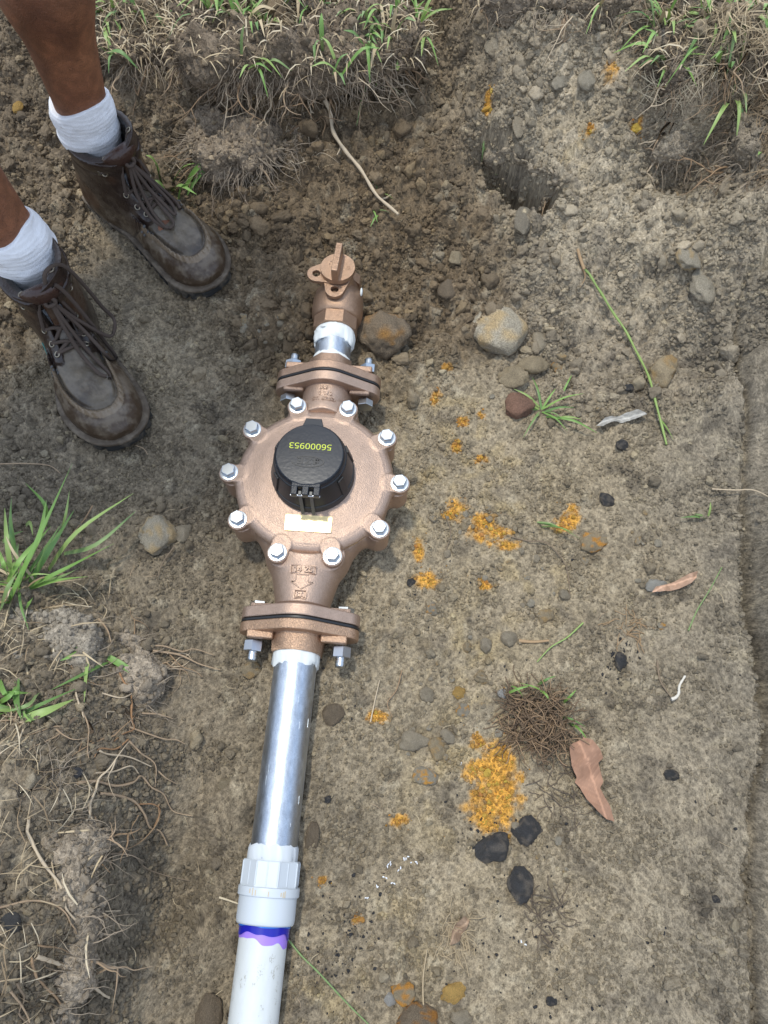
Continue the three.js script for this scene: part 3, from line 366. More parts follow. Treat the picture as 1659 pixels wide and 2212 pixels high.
{
  const z1 = FZ[0] - 0.034, z0 = localZ(727, 692, AY + PR) ;
  const t = place(thing('galvanized_nipple', 'short galvanized pipe nipple with white thread paste at both ends', 'pipe'));
  mesh('tube', pipeGeo(z0 - 0.005, z1 + 0.006), galv, t);
  mesh('thread_paste', smear([[PR, 0.005], [PR + 0.004, -0.003], [PR + 0.0042, -0.009], [PR + 0.0042, -0.015], [PR + 0.0022, -0.022], [PR - 0.0006, -0.0225]].map(([a, b]) => [a, -(z0 + 0.004) + b]).map(([a, b]) => [a, -b]), 3), paste, t);
  mesh('thread_paste', smear([[PR - 0.0004, z1 - 0.009], [PR + 0.0014, z1 - 0.0075], [PR + 0.0018, z1], [PR + 0.0016, z1 + 0.003]], 8), paste, t);
  shade(t);
  // curb valve
  const v = place(thing('curb_valve', 'bronze curb stop valve with a flat tee head and two lock wing ears', 'valve'));
  const prof = [[0, -0.079], [0.0255, -0.079], [0.027, -0.076], [0.027, -0.062], [0.0335, -0.058], [0.0352, -0.045], [0.0355, -0.032], [0.0345, -0.022], [0.032, -0.016], [0.0285, -0.0145], [0, -0.0145]];
  mesh('body', boxUV(new THREE.LatheGeometry(prof.map(([a, b]) => new THREE.Vector2(a, -b)).reverse(), 56).rotateX(-Math.PI / 2).translate(0, 0, z0), 0.05), bronzeV, v);
  const oct = new THREE.CylinderGeometry(0.0315, 0.0315, 0.019, 8).rotateX(Math.PI / 2).rotateZ(Math.PI / 8).toNonIndexed(); oct.computeVertexNormals();
  mesh('octagon_end', boxUV(oct.clone().translate(0, 0, z0 - 0.0055), 0.05), bronzeV, v);
  mesh('octagon_end', boxUV(oct.clone().scale(0.95, 0.95, 0.8).translate(0, 0, z0 - 0.081), 0.05), bronzeV, v);
  mesh('paste_smear', new THREE.SphereGeometry(0.004, 12, 8).scale(0.5, 1.2, 1.6).translate(0.0318, 0.0165, z0 - 0.056), paste, v);
  const cz = localZ(725, 577, AY + 0.052);
  mesh('stem', new THREE.CylinderGeometry(0.0185, 0.0215, 0.03, 40).translate(0, 0.033, cz), bronzeV, v);
  const ear = (a, y) => { const s = new THREE.Shape(), c = 0.0205, lx = 0.029, lr = 0.0125, ca = (c - lr) / lx, q = Math.acos(ca); s.absarc(0, 0, c, q, 2 * Math.PI - q, false); s.absarc(lx, 0, lr, -q, q, false); s.closePath(); const h = new THREE.Path(); h.absarc(lx + 0.0005, 0, 0.0059, 0, Math.PI * 2, true); s.holes.push(h); return flat(new THREE.ExtrudeGeometry(s, { depth: 0.0042, bevelSize: 0.0007, bevelThickness: 0.0007, bevelSegments: 2, curveSegments: 20 })).rotateY(a).translate(0, y, cz); };
  mesh('lock_ear', boxUV(ear(-Math.PI / 2 - 0.06, 0.0385), 0.05), bronzeV, v);   // towards the meter
  const cap = mesh('cap', boxUV(new THREE.CylinderGeometry(0.0232, 0.0236, 0.0062, 56).translate(0, 0.0492, cz), 0.05), bronzeV, v);
  mesh('lock_ear', boxUV(ear(Math.PI + 0.22, 0.0405), 0.05), bronzeV, cap);
  const th = mesh('tee_head', boxUV(new RoundedBoxGeometry(0.0088, 0.0215, 0.047, 3, 0.0013).translate(0, 0.0625, 0).rotateY(-0.06).translate(0, 0, cz), 0.05), bronzeV, cap);
  mesh('lettering', flat(text('McDONALD', 0.0056, 0.0007, fontR)).rotateY(-Math.PI / 2).rotateY(-0.06).translate(0, 0.0729, cz), bronzeV, th);
  mesh('lettering', flat(text('NL', 0.0058, 0.0007, fontR)).rotateY(-Math.PI / 2 + 0.2).translate(0.0148, 0.052, cz + 0.001), bronzeV, cap);
  for (const [x, z] of [[-0.0098, -0.0085], [-0.0112, -0.0045]]) mesh('pit', new THREE.SphereGeometry(0.0008, 6, 5).translate(x, 0.0523, cz + z), rubber, cap);
  shade(v);
}
{
  const z0 = FZ[1] + 0.034, z1 = localZ(592, 1828, AY + PR);
  const t = place(thing('galvanized_pipe', 'long shiny galvanized steel pipe between bronze flange and grey plastic adapter', 'pipe'));
  mesh('tube', pipeGeo(z0 - 0.004, z1 + 0.012), galv, t);
  mesh('thread_paste', smear([[PR + 0.0012, z0 - 0.002], [PR + 0.0022, z0], [PR + 0.0024, z0 + 0.009], [PR + 0.0006, z0 + 0.0155], [PR - 0.0007, z0 + 0.017]], 5), paste, t);
  for (let i = 0; i < 16; i++) { const a = 0.3 + R0() * 2.5, zz = lerp(z0 + 0.02, z1 - 0.01, R0()), l = 0.003 + R0() * 0.007; mesh('scratch', new THREE.BoxGeometry(0.0007, 0.0004, l).translate(0, PR + 0.0001, 0).rotateZ(a - Math.PI / 2).translate(0, 0, zz), zinc, t); }
  shade(t);
  const a = place(thing('pipe_adapter', 'pale grey plastic threaded adapter with ribbed octagonal grip', 'pipe fitting'));
  mesh('thread_end', smear([[PR, z1 - 0.002], [PR + 0.001, z1], [PR + 0.0012, z1 + 0.012], [PR + 0.0008, z1 + 0.02]], 12).scale(1, 1, 1), std(0.6, 0.64, 0.67, 0.5), a);
  const zA = z1 + 0.0135, zB = localZ(581, 1918, AY + 0.03), zC = localZ(579, 1940, AY + 0.03), zD = localZ(573, 2003, AY + 0.03);
  mesh('grip', new THREE.LatheGeometry([[PR, zA], [0.0295, zA], [0.0302, zA + 0.001], [0.0302, zB], [0.0285, zB]].map(([r, z]) => new THREE.Vector2(r, z)), 8, Math.PI / 8).rotateX(Math.PI / 2).toNonIndexed(), pvcGrey, a).geometry.computeVertexNormals();
  for (let k = 0; k < 8; k++) { mesh('rib', new RoundedBoxGeometry(0.0022, 0.0024, zB - zA - 0.002, 1, 0.0008).translate(0, 0.0294, (zA + zB) / 2).rotateZ(k * Math.PI / 4 + Math.PI / 8), pvcGrey, a); mesh('rib', new RoundedBoxGeometry(0.0016, 0.002, zB - zA - 0.002, 1, 0.0006).translate(0, 0.0273, (zA + zB) / 2).rotateZ(k * Math.PI / 4), pvcGrey, a); }
  mesh('collar', new THREE.LatheGeometry([[0.026, zB], [0.0306, zB], [0.0312, zB + 0.001], [0.0312, zC - 0.001], [0.0306, zC], [0.029, zC]].map(([r, z]) => new THREE.Vector2(r, z)), 56).rotateX(Math.PI / 2), pvcGrey, a);
  mesh('socket', new THREE.LatheGeometry([[0.0292, zC - 0.002], [0.0294, zC + 0.02], [0.029, zD - 0.002], [0.0283, zD], [0.0242, zD]].map(([r, z]) => new THREE.Vector2(r, z)), 56).rotateX(Math.PI / 2), pvcGrey, a);
  for (const [x, l] of [[-0.012, 0.0066], [-0.009, 0.005], [-0.015, 0.004], [0.004, 0.0045], [0.018, 0.005], [0.016, 0.0035], [0.0195, 0.006]]) { const an = Math.asin(x / 0.0312); mesh('scuff', new THREE.BoxGeometry(0.0011, 0.0004, l).translate(0, 0.0313, (zB + zC) / 2 - 0.0006 + R0() * 0.002).rotateZ(-an), std(0.55, 0.47, 0.34, 0.9), a); }
  shade(a);
  // white plastic pipe, with the primer and cement stains as bands with ragged ends
  const p = place(thing('plastic_pipe', 'white plastic water pipe with blue cement and purple primer stains at its joint', 'pipe'));
  mesh('tube', pipeGeo(zD - 0.012, zD + 0.6), pvcWhite, p);
  const stain = (r, za, zb, seed, amp, mat, name) => { const n = 96, P = [], N = [], I = []; for (let j = 0; j <= 10; j++) for (let i = 0; i <= n; i++) { const an = i / n * Math.PI * 2, ze = zb + amp * ((fbm2(Math.cos(an) * 1.3 + seed, Math.sin(an) * 1.3 + 3, 2) - 0.5) * 2), z = lerp(za, ze, j / 10), rr = r * (j === 10 ? 0.998 : 1); P.push(rr * Math.cos(an), rr * Math.sin(an), z); N.push(Math.cos(an), Math.sin(an), 0); }
    for (let j = 0; j < 10; j++) for (let i = 0; i < n; i++) { const q = j * (n + 1) + i, w = q + n + 1; I.push(q, q + 1, w, q + 1, w + 1, w); } const g = new THREE.BufferGeometry(); g.setAttribute('position', new THREE.Float32BufferAttribute(P, 3)); g.setAttribute('normal', new THREE.Float32BufferAttribute(N, 3)); g.setIndex(I); return mesh(name, g, mat, p); };
  stain(PR + 0.00015, zD - 0.004, zD + 0.018, 4.2, 0.012, std(0.33, 0.2, 0.72, 0.45), 'primer_stain');
  stain(PR + 0.0012, zD - 0.004, zD + 0.009, 9.6, 0.007, std(0.012, 0.014, 0.33, 0.22), 'cement_bead');
  stain(PR + 0.0018, zD - 0.002, zD + 0.0022, 1.3, 0.003, std(0.02, 0.16, 0.6, 0.25), 'cement_bead');
  shade(p);
}
const gs = (x) => Math.exp(-x * x);
// ---------------------------------------------------------------- the person: legs, socks and boots in view, the rest of the body above the frame
const BL = 0.312, BS = 0.92;   // boot length
const wBoot = (z) => { if (z <= 0 || z >= BL) return 0; if (z < 0.045) return 0.0385 * Math.pow(1 - Math.pow((0.045 - z) / 0.045, 2.4), 0.5); if (z > 0.235) return 0.0545 * Math.pow(1 - Math.pow((z - 0.235) / (BL - 0.235), 2.3), 0.5); const t = (z - 0.045) / 0.19; return t < 0.42 ? lerp(0.0385, 0.0372, sstep(0, 0.42, t)) : lerp(0.0372, 0.0545, sstep(0.42, 1, t)); };
const tBoot = (z) => { const K = [[0, 0.1], [0.09, 0.128], [0.12, 0.117], [0.15, 0.1], [0.18, 0.085], [0.21, 0.0755], [0.24, 0.0705], [0.268, 0.0655], [0.29, 0.056], [0.304, 0.043], [0.314, 0.03]]; for (let i = 1; i < K.length; i++) if (z <= K[i][0]) { const t = (z - K[i - 1][0]) / (K[i][0] - K[i - 1][0]); return lerp(K[i - 1][1], K[i][1], t * t * (3 - 2 * t) * 0.4 + t * 0.6); } return 0.028; };
const cBoot = (z, side) => side * (0.007 * sstep(0.1, 0.24, z) - 0.011 * sstep(0.2, 0.312, z));
const seamA = (x, z) => { const a = Math.abs(x) / (0.036 - 0.05 * Math.max(0, 0.2 - z)), b = (z - 0.205) / 0.0765; return z > 0.205 ? Math.pow(Math.pow(a, 2.6) + Math.pow(b, 2.6), 1 / 2.6) - 1 : a - 1; };
const quarterQ = (x, y, z) => { const a = Math.abs(x); return z - (0.197 - 0.9 * Math.max(0, a - 0.022) - 0.9 * Math.max(0, 0.062 - y) - 18 * Math.max(0, 0.018 - a) ** 2 * 30); };
function bootSDF(side) {
  return (X, y, z) => {
    const x = X - cBoot(z, side), w = Math.max(wBoot(z) - 0.003, 0.0004), t = tBoot(z), y0 = 0.022, yy = Math.max(0, (y - y0) / (t - y0)), q = Math.pow(Math.pow(Math.abs(x) / w, 2.5) + Math.pow(yy, 2.2), 1 / 2.4) - 1;
    let d = Math.max(q * 0.032, y0 - y); if (z > BL - 0.004) d = Math.max(d, z - BL + 0.004);
    const lean = (y - 0.05) * 0.1, sz = (z - 0.079 - lean), k = Math.hypot(x / (0.0415 + (y > 0.12 ? (y - 0.12) * 0.08 : 0)), sz / (0.0615)) - 1, top = 0.168 + 0.12 * sz + 0.012 * Math.sin(x * 40);
    let s = Math.max(k * 0.045, y - top, 0.03 - y); d = smin(d, s, 0.022);
    const inn = Math.max((Math.hypot(x / 0.0355, (sz + 0.001) / 0.0535) - 1) * 0.04, 0.07 - y); d = smax(d, -inn, 0.006);
    const vamp = sstep(0.15, 0.18, z); const a = seamA(x, z);
    if (y > 0.03 && d < 0.016 && d > -0.016) {
      { const sa = z > 0.205 ? Math.atan2(x, z - 0.205) * 0.055 : z; d -= 0.0042 * gs((a - 0.02) / 0.055) * vamp * (0.78 + 0.3 * Math.sin(sa * 900)); } d += 0.0024 * gs((a + 0.1) / 0.05) * vamp; if (a > 0.06 && vamp > 0.5) d -= 0.0008;
      const qq = quarterQ(x, y, z); if (qq < 0 && y < 0.16) { d -= 0.0022 * sstep(0, -0.004, qq); const th = 0.0125 - 0.02 * Math.max(0, z - 0.13); if (y > 0.07) d += 0.0062 * sstep(th + 0.004, th - 0.001, Math.abs(x)) * sstep(0.085, 0.1, z) * sstep(0.188, 0.176, z); }
      d -= 0.0022 * gs(((y - 0.02 * 0) - 0.152 - 0.12 * sz) / 0.011) * (z < 0.15 ? 1 : 0) - 0.0016 * gs((y - 0.134 - 0.12 * sz) / 0.0022) * (z < 0.13 ? 1 : 0);   // padded collar and its stitched groove
      d -= 0.0011 * gs((y - 0.083 - 0.5 * (z - 0.05)) / 0.003) * sstep(0.085, 0.07, z);
      const cr = (fbm3(x * 30 + side * 5, y * 24, z * 22, 3) - 0.5); d -= cr * 0.005; d -= 0.0014 * Math.sin(z * 260 + x * 60 + cr * 8) * sstep(0.165, 0.185, z) * sstep(0.225, 0.2, z) * sstep(0.02, 0.045, Math.abs(x));
    }
    return d;
  };
}
function soleSDF(side) {
  return (X, y, z) => {
    const x = X - cBoot(z, side), w = wBoot(clamp((z - BL / 2) * (BL / (BL + 0.008)) + BL / 2, 0.0002, BL - 0.0002)) + 0.0035; let d = (Math.abs(x) - w) * 0.75; d = Math.max(d, z - BL - 0.004, -0.004 - z);
    const top = 0.026 + 0.006 * sstep(0.1, 0.06, z), toe = 0.007 * sstep(0.25, 0.33, z) ** 2; d = smax(d, y - top, 0.004); const arch = 0.013 * sstep(0.085, 0.093, z) * sstep(0.142, 0.128, z); d = Math.max(d, toe + arch - y);
    if (y < 0.0125 + toe) { const lug = Math.sin(z * 420); if (lug > 0.45) d = Math.max(d, Math.abs(x) > w - 0.008 ? 0.0016 : d); }
    d -= 0.0016 * gs((y - top + 0.0035) / 0.0024); if (Math.abs(y - top + 0.0085) < 0.0012) d += 0.0012;
    return d;
  };
}
const leather = grainTexture(512, (i, j) => { const c = 200 + (pfbm(i, j, 512, 8, 6, 17) - 0.5) * 150; return [c, c, c]; }), leatherB = grainTexture(256, (i, j) => { const c = pfbm(i, j, 256, 48, 3, 81) * 255; return [c, c, c]; });
const boneBoot = (g) => new THREE.MeshStandardMaterial({ vertexColors: true, roughness: g, bumpMap: leatherB, bumpScale: 0.0005, roughnessMap: leather });
const leatherM = boneBoot(0.42), leatherW = boneBoot(0.52), soleM = boneBoot(0.95), laceM = std(0.07, 0.05, 0.038, 0.9), liningM = std(0.012, 0.010, 0.009, 0.95), eyeM = std(0.34, 0.3, 0.23, 0.35, { metalness: 1 }), sockM = std(0.85, 0.86, 0.88, 1, { bumpMap: leatherB, bumpScale: 0.0007 }), labelM = std(0.07, 0.2, 0.17, 0.8);
const dusty = (c, x, y, z, k, s) => { const n = fbm3(x * 55 + s, y * 55, z * 55, 4), m = fbm3(x * 210 + s, y * 210, z * 210, 3), q = sstep(0.46, 0.72, n * 0.72 + m * 0.38) * k, f = 0.75 + 0.5 * fbm3(x * 20, y * 20 + s, z * 20, 3); return [lerp(c[0] * f, 0.24, q), lerp(c[1] * f, 0.195, q), lerp(c[2] * f, 0.14, q)]; };
function boot(person, side, bow, pos, dir, label) {
  const F = bootSDF(side), S = soleSDF(side), geo = nets(F, [-0.068, 0.018, -0.008], [0.068, 0.186, BL + 0.006], 0.0019);
  vcol(geo, (x, y, z) => { const lx = x - cBoot(z, side), a = seamA(lx, z), q = quarterQ(lx, y, z), vamp = z > 0.155 && q >= 0; const inner = Math.hypot(lx / 0.0375, (z - 0.079 - (y - 0.05) * 0.1) / 0.0565) < 1 && y > 0.075 && z < 0.14;
    if (inner) return [0.014, 0.011, 0.009];
    if (!vamp) { if (y > 0.141 + 0.12 * (z - 0.085)) return dusty([0.028, 0.016, 0.012], x, y, z, 0.1, 3); if (Math.abs(lx) < 0.0115 && z > 0.09) return dusty([0.055, 0.026, 0.015], x, y, z, 0.2, 7); const low = sstep(0.09, 0.04, y) * 0.25; const br = sstep(0.5, 0.62, fbm3(x * 16 + 9, y * 16, z * 16, 3)); return dusty([lerp(0.026, 0.055, br), lerp(0.016, 0.027, br), lerp(0.012, 0.015, br)], x, y, z, 0.13 + low, 11); }
    if (Math.abs(a - 0.02) < 0.075) return dusty([0.19, 0.14, 0.09], x, y, z, 0.7, 5);
    if (a < 0) { const worn = sstep(0.42, 0.62, fbm3(x * 18 + 2 * side, 3, z * 18, 3)); return dusty([lerp(0.052, 0.1, worn), lerp(0.04, 0.08, worn), lerp(0.03, 0.055, worn)], x, y, z, 0.4, 19); }
    return dusty([0.06, 0.038, 0.022], x, y, z, 0.5, 23); });
  
  const parts = splitGeo(geo, (x, y, z) => { const lx = x - cBoot(z, side), a = seamA(lx, z), q = quarterQ(lx, y, z); if (z > 0.155 && q >= 0) return a < 0.02 ? 1 : 2; return y > 0.139 + 0.12 * (z - 0.085) ? 3 : Math.abs(lx) < 0.0115 && z > 0.09 && y > 0.075 ? 4 : 0; }, 5);
  parts.forEach((q) => boxUV(q, 0.12));
  const b = mesh('work_boot', parts[0], leatherM, person); b.userData.label = label;
  b.position.copy(pos); b.rotation.y = Math.atan2(dir.x, dir.z); b.scale.setScalar(BS);
  mesh('apron', parts[1], leatherW, b); mesh('toe_guard', parts[2], leatherW, b); mesh('collar', parts[3], leatherM, b); mesh('tongue', parts[4], leatherM, b);
  const sg = boxUV(nets(S, [-0.07, -0.003, -0.008], [0.07, 0.038, BL + 0.01], 0.0021), 0.1); vcol(sg, (x, y, z) => dusty(y > 0.021 ? [0.075, 0.055, 0.036] : [0.022, 0.023, 0.023], x, y, z, y > 0.02 ? 0.5 : 0.45, 31)); mesh('sole', sg, soleM, b);
  // tongue top, standing inside the collar
  { const g = new THREE.SphereGeometry(1, 24, 16).scale(0.031, 0.017, 0.0125).rotateX(0.42); const p = g.attributes.position; for (let i = 0; i < p.count; i++) p.setZ(i, p.getZ(i) - p.getX(i) ** 2 * 9); g.computeVertexNormals(); g.translate(0, 0.162, 0.144); boxUV(g, 0.12); vcol(g, (x, y, z) => dusty([0.042, 0.02, 0.014], x, y, z, 0.06, 2)); mesh('tongue_pad', g, boneBoot(0.4), b); }
  const topY = (x, z) => { let y = 0.19; while (y > 0.03 && F(x, y, z) > 0) y -= 0.0006; return y; };
  // eyelets and laces
  const eye = []; for (const [k, z] of [0.182, 0.166, 0.15, 0.134].entries()) for (const s of [-1, 1]) { const x = s * (0.0205 + 0.0016 * k) + cBoot(z, side), y = topY(x, z), n = V(F(x + 0.002, y, z) - F(x - 0.002, y, z), F(x, y + 0.002, z) - F(x, y - 0.002, z), F(x, y, z + 0.002) - F(x, y, z - 0.002)).normalize(); eye.push({ k, s, p: V(x, y, z), n }); const g = new THREE.TorusGeometry(0.0037, 0.0011, 8, 20); g.lookAt(n); g.translate(x + n.x * 0.0005, y + n.y * 0.0005, z + n.z * 0.0005); const e = mesh('eyelet', g, eyeM, b); const h = new THREE.CircleGeometry(0.003, 14); h.lookAt(n); h.translate(x + n.x * 0.0006, y + n.y * 0.0006, z + n.z * 0.0006); mesh('eyelet_hole', h, liningM, b); }
  const hook = []; for (const z of [0.1215]) for (const s of [-1, 1]) { const x = s * 0.0285, y = 0.1395, zz = 0.1205, p = V(x, y, zz); let o = 0; const n = V(s * 0.75, 0.25, 0.62).normalize(); while (F(p.x + n.x * o, p.y + n.y * o, p.z + n.z * o) < 0 && o < 0.03) o += 0.0005; p.addScaledVector(n, o); hook.push({ s, p, n }); const g = merged([new RoundedBoxGeometry(0.009, 0.007, 0.0025, 2, 0.001), new THREE.TorusGeometry(0.0042, 0.0012, 8, 16).translate(-s * 0.006, 0, 0.0006)]); const m4 = new THREE.Matrix4().lookAt(n, V(0, 0, 0), V(0, 1, 0)); g.applyMatrix4(m4).translate(p.x, p.y, p.z); mesh('lace_hook', g, eyeM, b); }
  const over = (p, q, lift, name = 'lace') => { const pts = []; for (let i = 0; i <= 5; i++) { const t = i / 5, c = p.clone().lerp(q, t); const y = topY(c.x, c.z) + 0.0024; c.y = lerp(c.y, y, 0.4) + Math.sin(t * Math.PI) * lift; pts.push(c); } mesh(name, tube(pts, 0.0027, 7, 14), laceM, b); };
  for (let k = 0; k < 3; k++) { const a = eye.find((e) => e.k === k && e.s < 0).p, c = eye.find((e) => e.k === k && e.s > 0).p, a2 = eye.find((e) => e.k === k + 1 && e.s < 0).p, c2 = eye.find((e) => e.k === k + 1 && e.s > 0).p; over(a, c2, 0.0045); over(c, a2, 0.0062); if (k === 0) over(a, c, 0.003); }
  { const a = eye.find((e) => e.k === 3 && e.s < 0).p, c = eye.find((e) => e.k === 3 && e.s > 0).p; over(a, hook[1].p, 0.004); over(c, hook[0].p, 0.006); }
  const kn = V(0.002, 0.153, 0.149); for (const h of hook) mesh('lace', tube([h.p.clone(), h.p.clone().lerp(kn, 0.5).add(V(0, 0.003, 0.006)), kn], 0.0023, 7, 12), laceM, b);
  mesh('lace_knot', tube([[0.006, 0, -0.006], [-0.004, 0.005, 0], [0.004, 0.006, 0.004], [0.006, -0.002, 0.006], [-0.005, -0.003, 0.007], [-0.006, 0.004, 0.001], [0.002, 0.007, 0.002]].map(([x, y, z]) => V(x, y, z).add(kn)), 0.003, 7, 30), laceM, b);
  for (const L of bow) { const pts = [kn.clone()]; for (const [x, z, h] of L) pts.push(V(x, Math.max(Math.abs(x) < 0.06 && z < 0.3 ? topY(x, z) : 0, 0.02) + h, z)); if (L.loop !== false && L.length > 4) pts.push(kn.clone()); mesh('lace_loop', tube(pts, 0.0028, 7, 60), laceM, b); }
  if (side < 0) mesh('fabric_tag', new RoundedBoxGeometry(0.0022, 0.012, 0.03, 1, 0.0008).translate(-0.0415, 0.046, 0.135), labelM, b);
  for (const s of [-1, 1]) { const z = 0.19, x0 = s * 0.034 + cBoot(z, side); for (let i = 0; i < 3; i++) for (let j = 0; j < 2; j++) { const x = x0 + s * (i * 0.0045 - 0.003), zz = z + 0.004 - i * 0.005 + j * 0.005, y = topY(x, zz); mesh('stitch', new RoundedBoxGeometry(0.0048, 0.002, 0.0036, 1, 0.0008).rotateZ(-s * 0.7).translate(x, y + 0.0006, zz), leatherW, b).geometry.setAttribute('color', new THREE.BufferAttribute(new Float32Array(3000).fill(0.11), 3)); } }
  return b;
}
{
  const person = thing('person', 'person standing in bare legs, white ankle socks and muddy brown lace-up work boots', 'person');
  const bA = { toe: V(-0.239, 0, -0.746), a: 47.5 }, bB = { toe: V(-0.344, 0, -0.482), a: 29 };   // far (left) boot, near (right) boot
  const set = (o) => { o.dir = V(Math.sin(o.a * Math.PI / 180), 0, Math.cos(o.a * Math.PI / 180)); const c = o.toe.clone().addScaledVector(o.dir, -BL * BS); o.pos = V(c.x, 0.006, c.z); }; set(bA); set(bB);
  const loopsA = [[[0.010, 0.165, 0.012], [0.006, 0.195, 0.008], [0.002, 0.222, 0.006], [-0.009, 0.222, 0.006], [-0.010, 0.195, 0.008], [-0.003, 0.168, 0.012]], [[0.02, 0.168, 0.012], [0.022, 0.2, 0.007], [0.014, 0.212, 0.007], [0.011, 0.19, 0.011], [0.009, 0.165, 0.014]], [[-0.012, 0.165, 0.01], [-0.016, 0.195, 0.006], [-0.012, 0.215, 0.005]], [[0.024, 0.16, 0.008], [0.034, 0.19, 0.006], [0.03, 0.205, 0.005]]];
  const loopsB = [[[0.02, 0.165, 0.014], [0.03, 0.19, 0.012], [0.036, 0.205, 0.008], [0.044, 0.19, 0.012], [0.04, 0.165, 0.02], [0.018, 0.15, 0.016]], [[0.002, 0.178, 0.012], [0.006, 0.205, 0.008], [0.016, 0.232, 0.004], [0.022, 0.236, 0.004]], [[0.01, 0.178, 0.01], [0.018, 0.205, 0.007], [0.026, 0.23, 0.004], [0.024, 0.24, 0.004]], [[0.024, 0.16, 0.018], [0.052, 0.165, 0.03], [0.066, 0.15, 0.05], [0.06, 0.13, 0.06], [0.036, 0.135, 0.03], [0.016, 0.145, 0.012]]];
  boot(person, 1, loopsA, bA.pos, bA.dir); boot(person, -1, loopsB, bB.pos, bB.dir);
  // body: one skin surface from ankles to head
  const loc = (o, x, y, z) => (x *= BS, z *= BS, y *= BS, 0) || o.pos.clone().add(V(o.dir.z * x + o.dir.x * z, y, -o.dir.x * x + o.dir.z * z));
  const ank = [loc(bA, 0, 0.1, 0.066), loc(bB, 0, 0.1, 0.066)], kneeA = ank[0].clone().add(V(0.045, 0.4, 0.02)), kneeB = ank[1].clone().add(V(-0.045, 0.4, 0.0)), mid = ank[0].clone().lerp(ank[1], 0.5).add(V(-0.07, 0, -0.02));
  const hipA = V(mid.x + 0.03, 0.9, mid.z - 0.085), hipB = V(mid.x - 0.03, 0.9, mid.z + 0.085), fw = V(0.75, 0, 0.66), sd = V(0.66, 0, -0.75);   // sd points to the person's left
  const chest = mid.clone().setY(1.28), neck = mid.clone().setY(1.5), head = mid.clone().setY(1.66).addScaledVector(fw, 0.045);
  const at = (o, s, y, f) => V(mid.x, y, mid.z).addScaledVector(sd, s).addScaledVector(fw, f);
  const bones = []; const bone = (a, b, r0, r1) => bones.push([a, b, r0, r1, b.clone().sub(a), b.distanceToSquared(a)]);
  for (const [i, k, h] of [[0, kneeA, hipA], [1, kneeB, hipB]]) { const o = i ? bB : bA, an = ank[i]; bone(an.clone().setY(0.07), an.clone().setY(0.16), 0.031, 0.0305); bone(an.clone().setY(0.16), an.clone().lerp(k, 0.62).addScaledVector(o.dir, -0.016), 0.0305, 0.0475); bone(an.clone().lerp(k, 0.62).addScaledVector(o.dir, -0.016), k, 0.0475, 0.048); bone(k, h, 0.055, 0.085); bone(loc(o, 0, 0.05, 0.06), loc(o, 0, 0.05, 0.2), 0.028, 0.026); }
  bone(hipA, hipB, 0.1, 0.1); bone(at(0, 0, 0.95, 0), at(0, 0, 1.1, 0), 0.115, 0.115); bone(at(0, 0.05, 1.12, 0), at(0, 0.08, 1.34, 0), 0.115, 0.105); bone(at(0, -0.05, 1.12, 0), at(0, -0.08, 1.34, 0), 0.115, 0.105); bone(at(0, 0.17, 1.42, 0), at(0, -0.17, 1.42, 0), 0.062, 0.062); bone(neck.clone().setY(1.42), head, 0.058, 0.055);
  bone(head.clone().add(V(0, -0.03, 0)).addScaledVector(fw, 0.02), head.clone().add(V(0, 0.06, 0)).addScaledVector(fw, -0.015), 0.072, 0.088); bone(head.clone().add(V(0, 0, 0)).addScaledVector(fw, 0.09), head.clone().add(V(0, -0.03, 0)).addScaledVector(fw, 0.108), 0.012, 0.016); for (const s of [-1, 1]) bone(head.clone().addScaledVector(sd, s * 0.083), head.clone().addScaledVector(sd, s * 0.092).add(V(0, 0.03, 0)), 0.012, 0.015);
  const hands = [];
  for (const s of [-1, 1]) { const sh = at(0, s * 0.2, 1.41, 0), el = at(0, s * 0.25, 1.13, -0.04), wr = at(0, s * 0.24, 0.89, 0.06), pm = at(0, s * 0.235, 0.81, 0.085); bone(sh, el, 0.05, 0.042); bone(el, wr, 0.043, 0.029); bone(wr, pm, 0.027, 0.032); for (let f = 0; f < 4; f++) { const a = pm.clone().addScaledVector(fw, (f - 1.5) * 0.019).add(V(0, -0.01, 0)), c = a.clone().add(V(0, -0.04 - (f === 1 || f === 2 ? 0.008 : 0), 0)).addScaledVector(sd, -s * 0.008), e = c.clone().add(V(0, -0.03, 0)).addScaledVector(sd, -s * 0.02); bone(a, c, 0.0105, 0.0095); bone(c, e, 0.0095, 0.008); } const t0 = pm.clone().addScaledVector(fw, 0.026).add(V(0, 0.03, 0)); bone(t0, t0.clone().addScaledVector(fw, 0.026).add(V(0, -0.045, 0)), 0.013, 0.0095); }
  const bodyD = (x, y, z, grow = 0, k = 0.03) => { let d = 9; for (const [a, , r0, r1, ab, l2] of bones) { const px = x - a.x, py = y - a.y, pz = z - a.z, t = l2 ? clamp((px * ab.x + py * ab.y + pz * ab.z) / l2, 0, 1) : 0, q = Math.hypot(px - ab.x * t, py - ab.y * t, pz - ab.z * t) - lerp(r0, r1, t); if (q < d + k) d = d > 8 ? q : smin(d, q, r0 < 0.02 ? 0.008 : k); } return d - grow; };
  const skin = new THREE.MeshStandardMaterial({ vertexColors: true, roughness: 0.58, bumpMap: leatherB, bumpScale: 0.0006, map: grainTexture(512, (i, j) => { const n = pfbm(i, j, 512, 6, 5, 301), f = pfbm(i, j, 512, 100, 2, 305), d = f > 0.66 ? 60 : 0, c = 222 + (n - 0.5) * 90 + (f - 0.5) * 50 - d; return [c + 4, c, c - 4]; }, true) });
  const lo = [mid.x - 0.45, 0.03, mid.z - 0.45], hi = [mid.x + 0.45, 1.86, mid.z + 0.45];
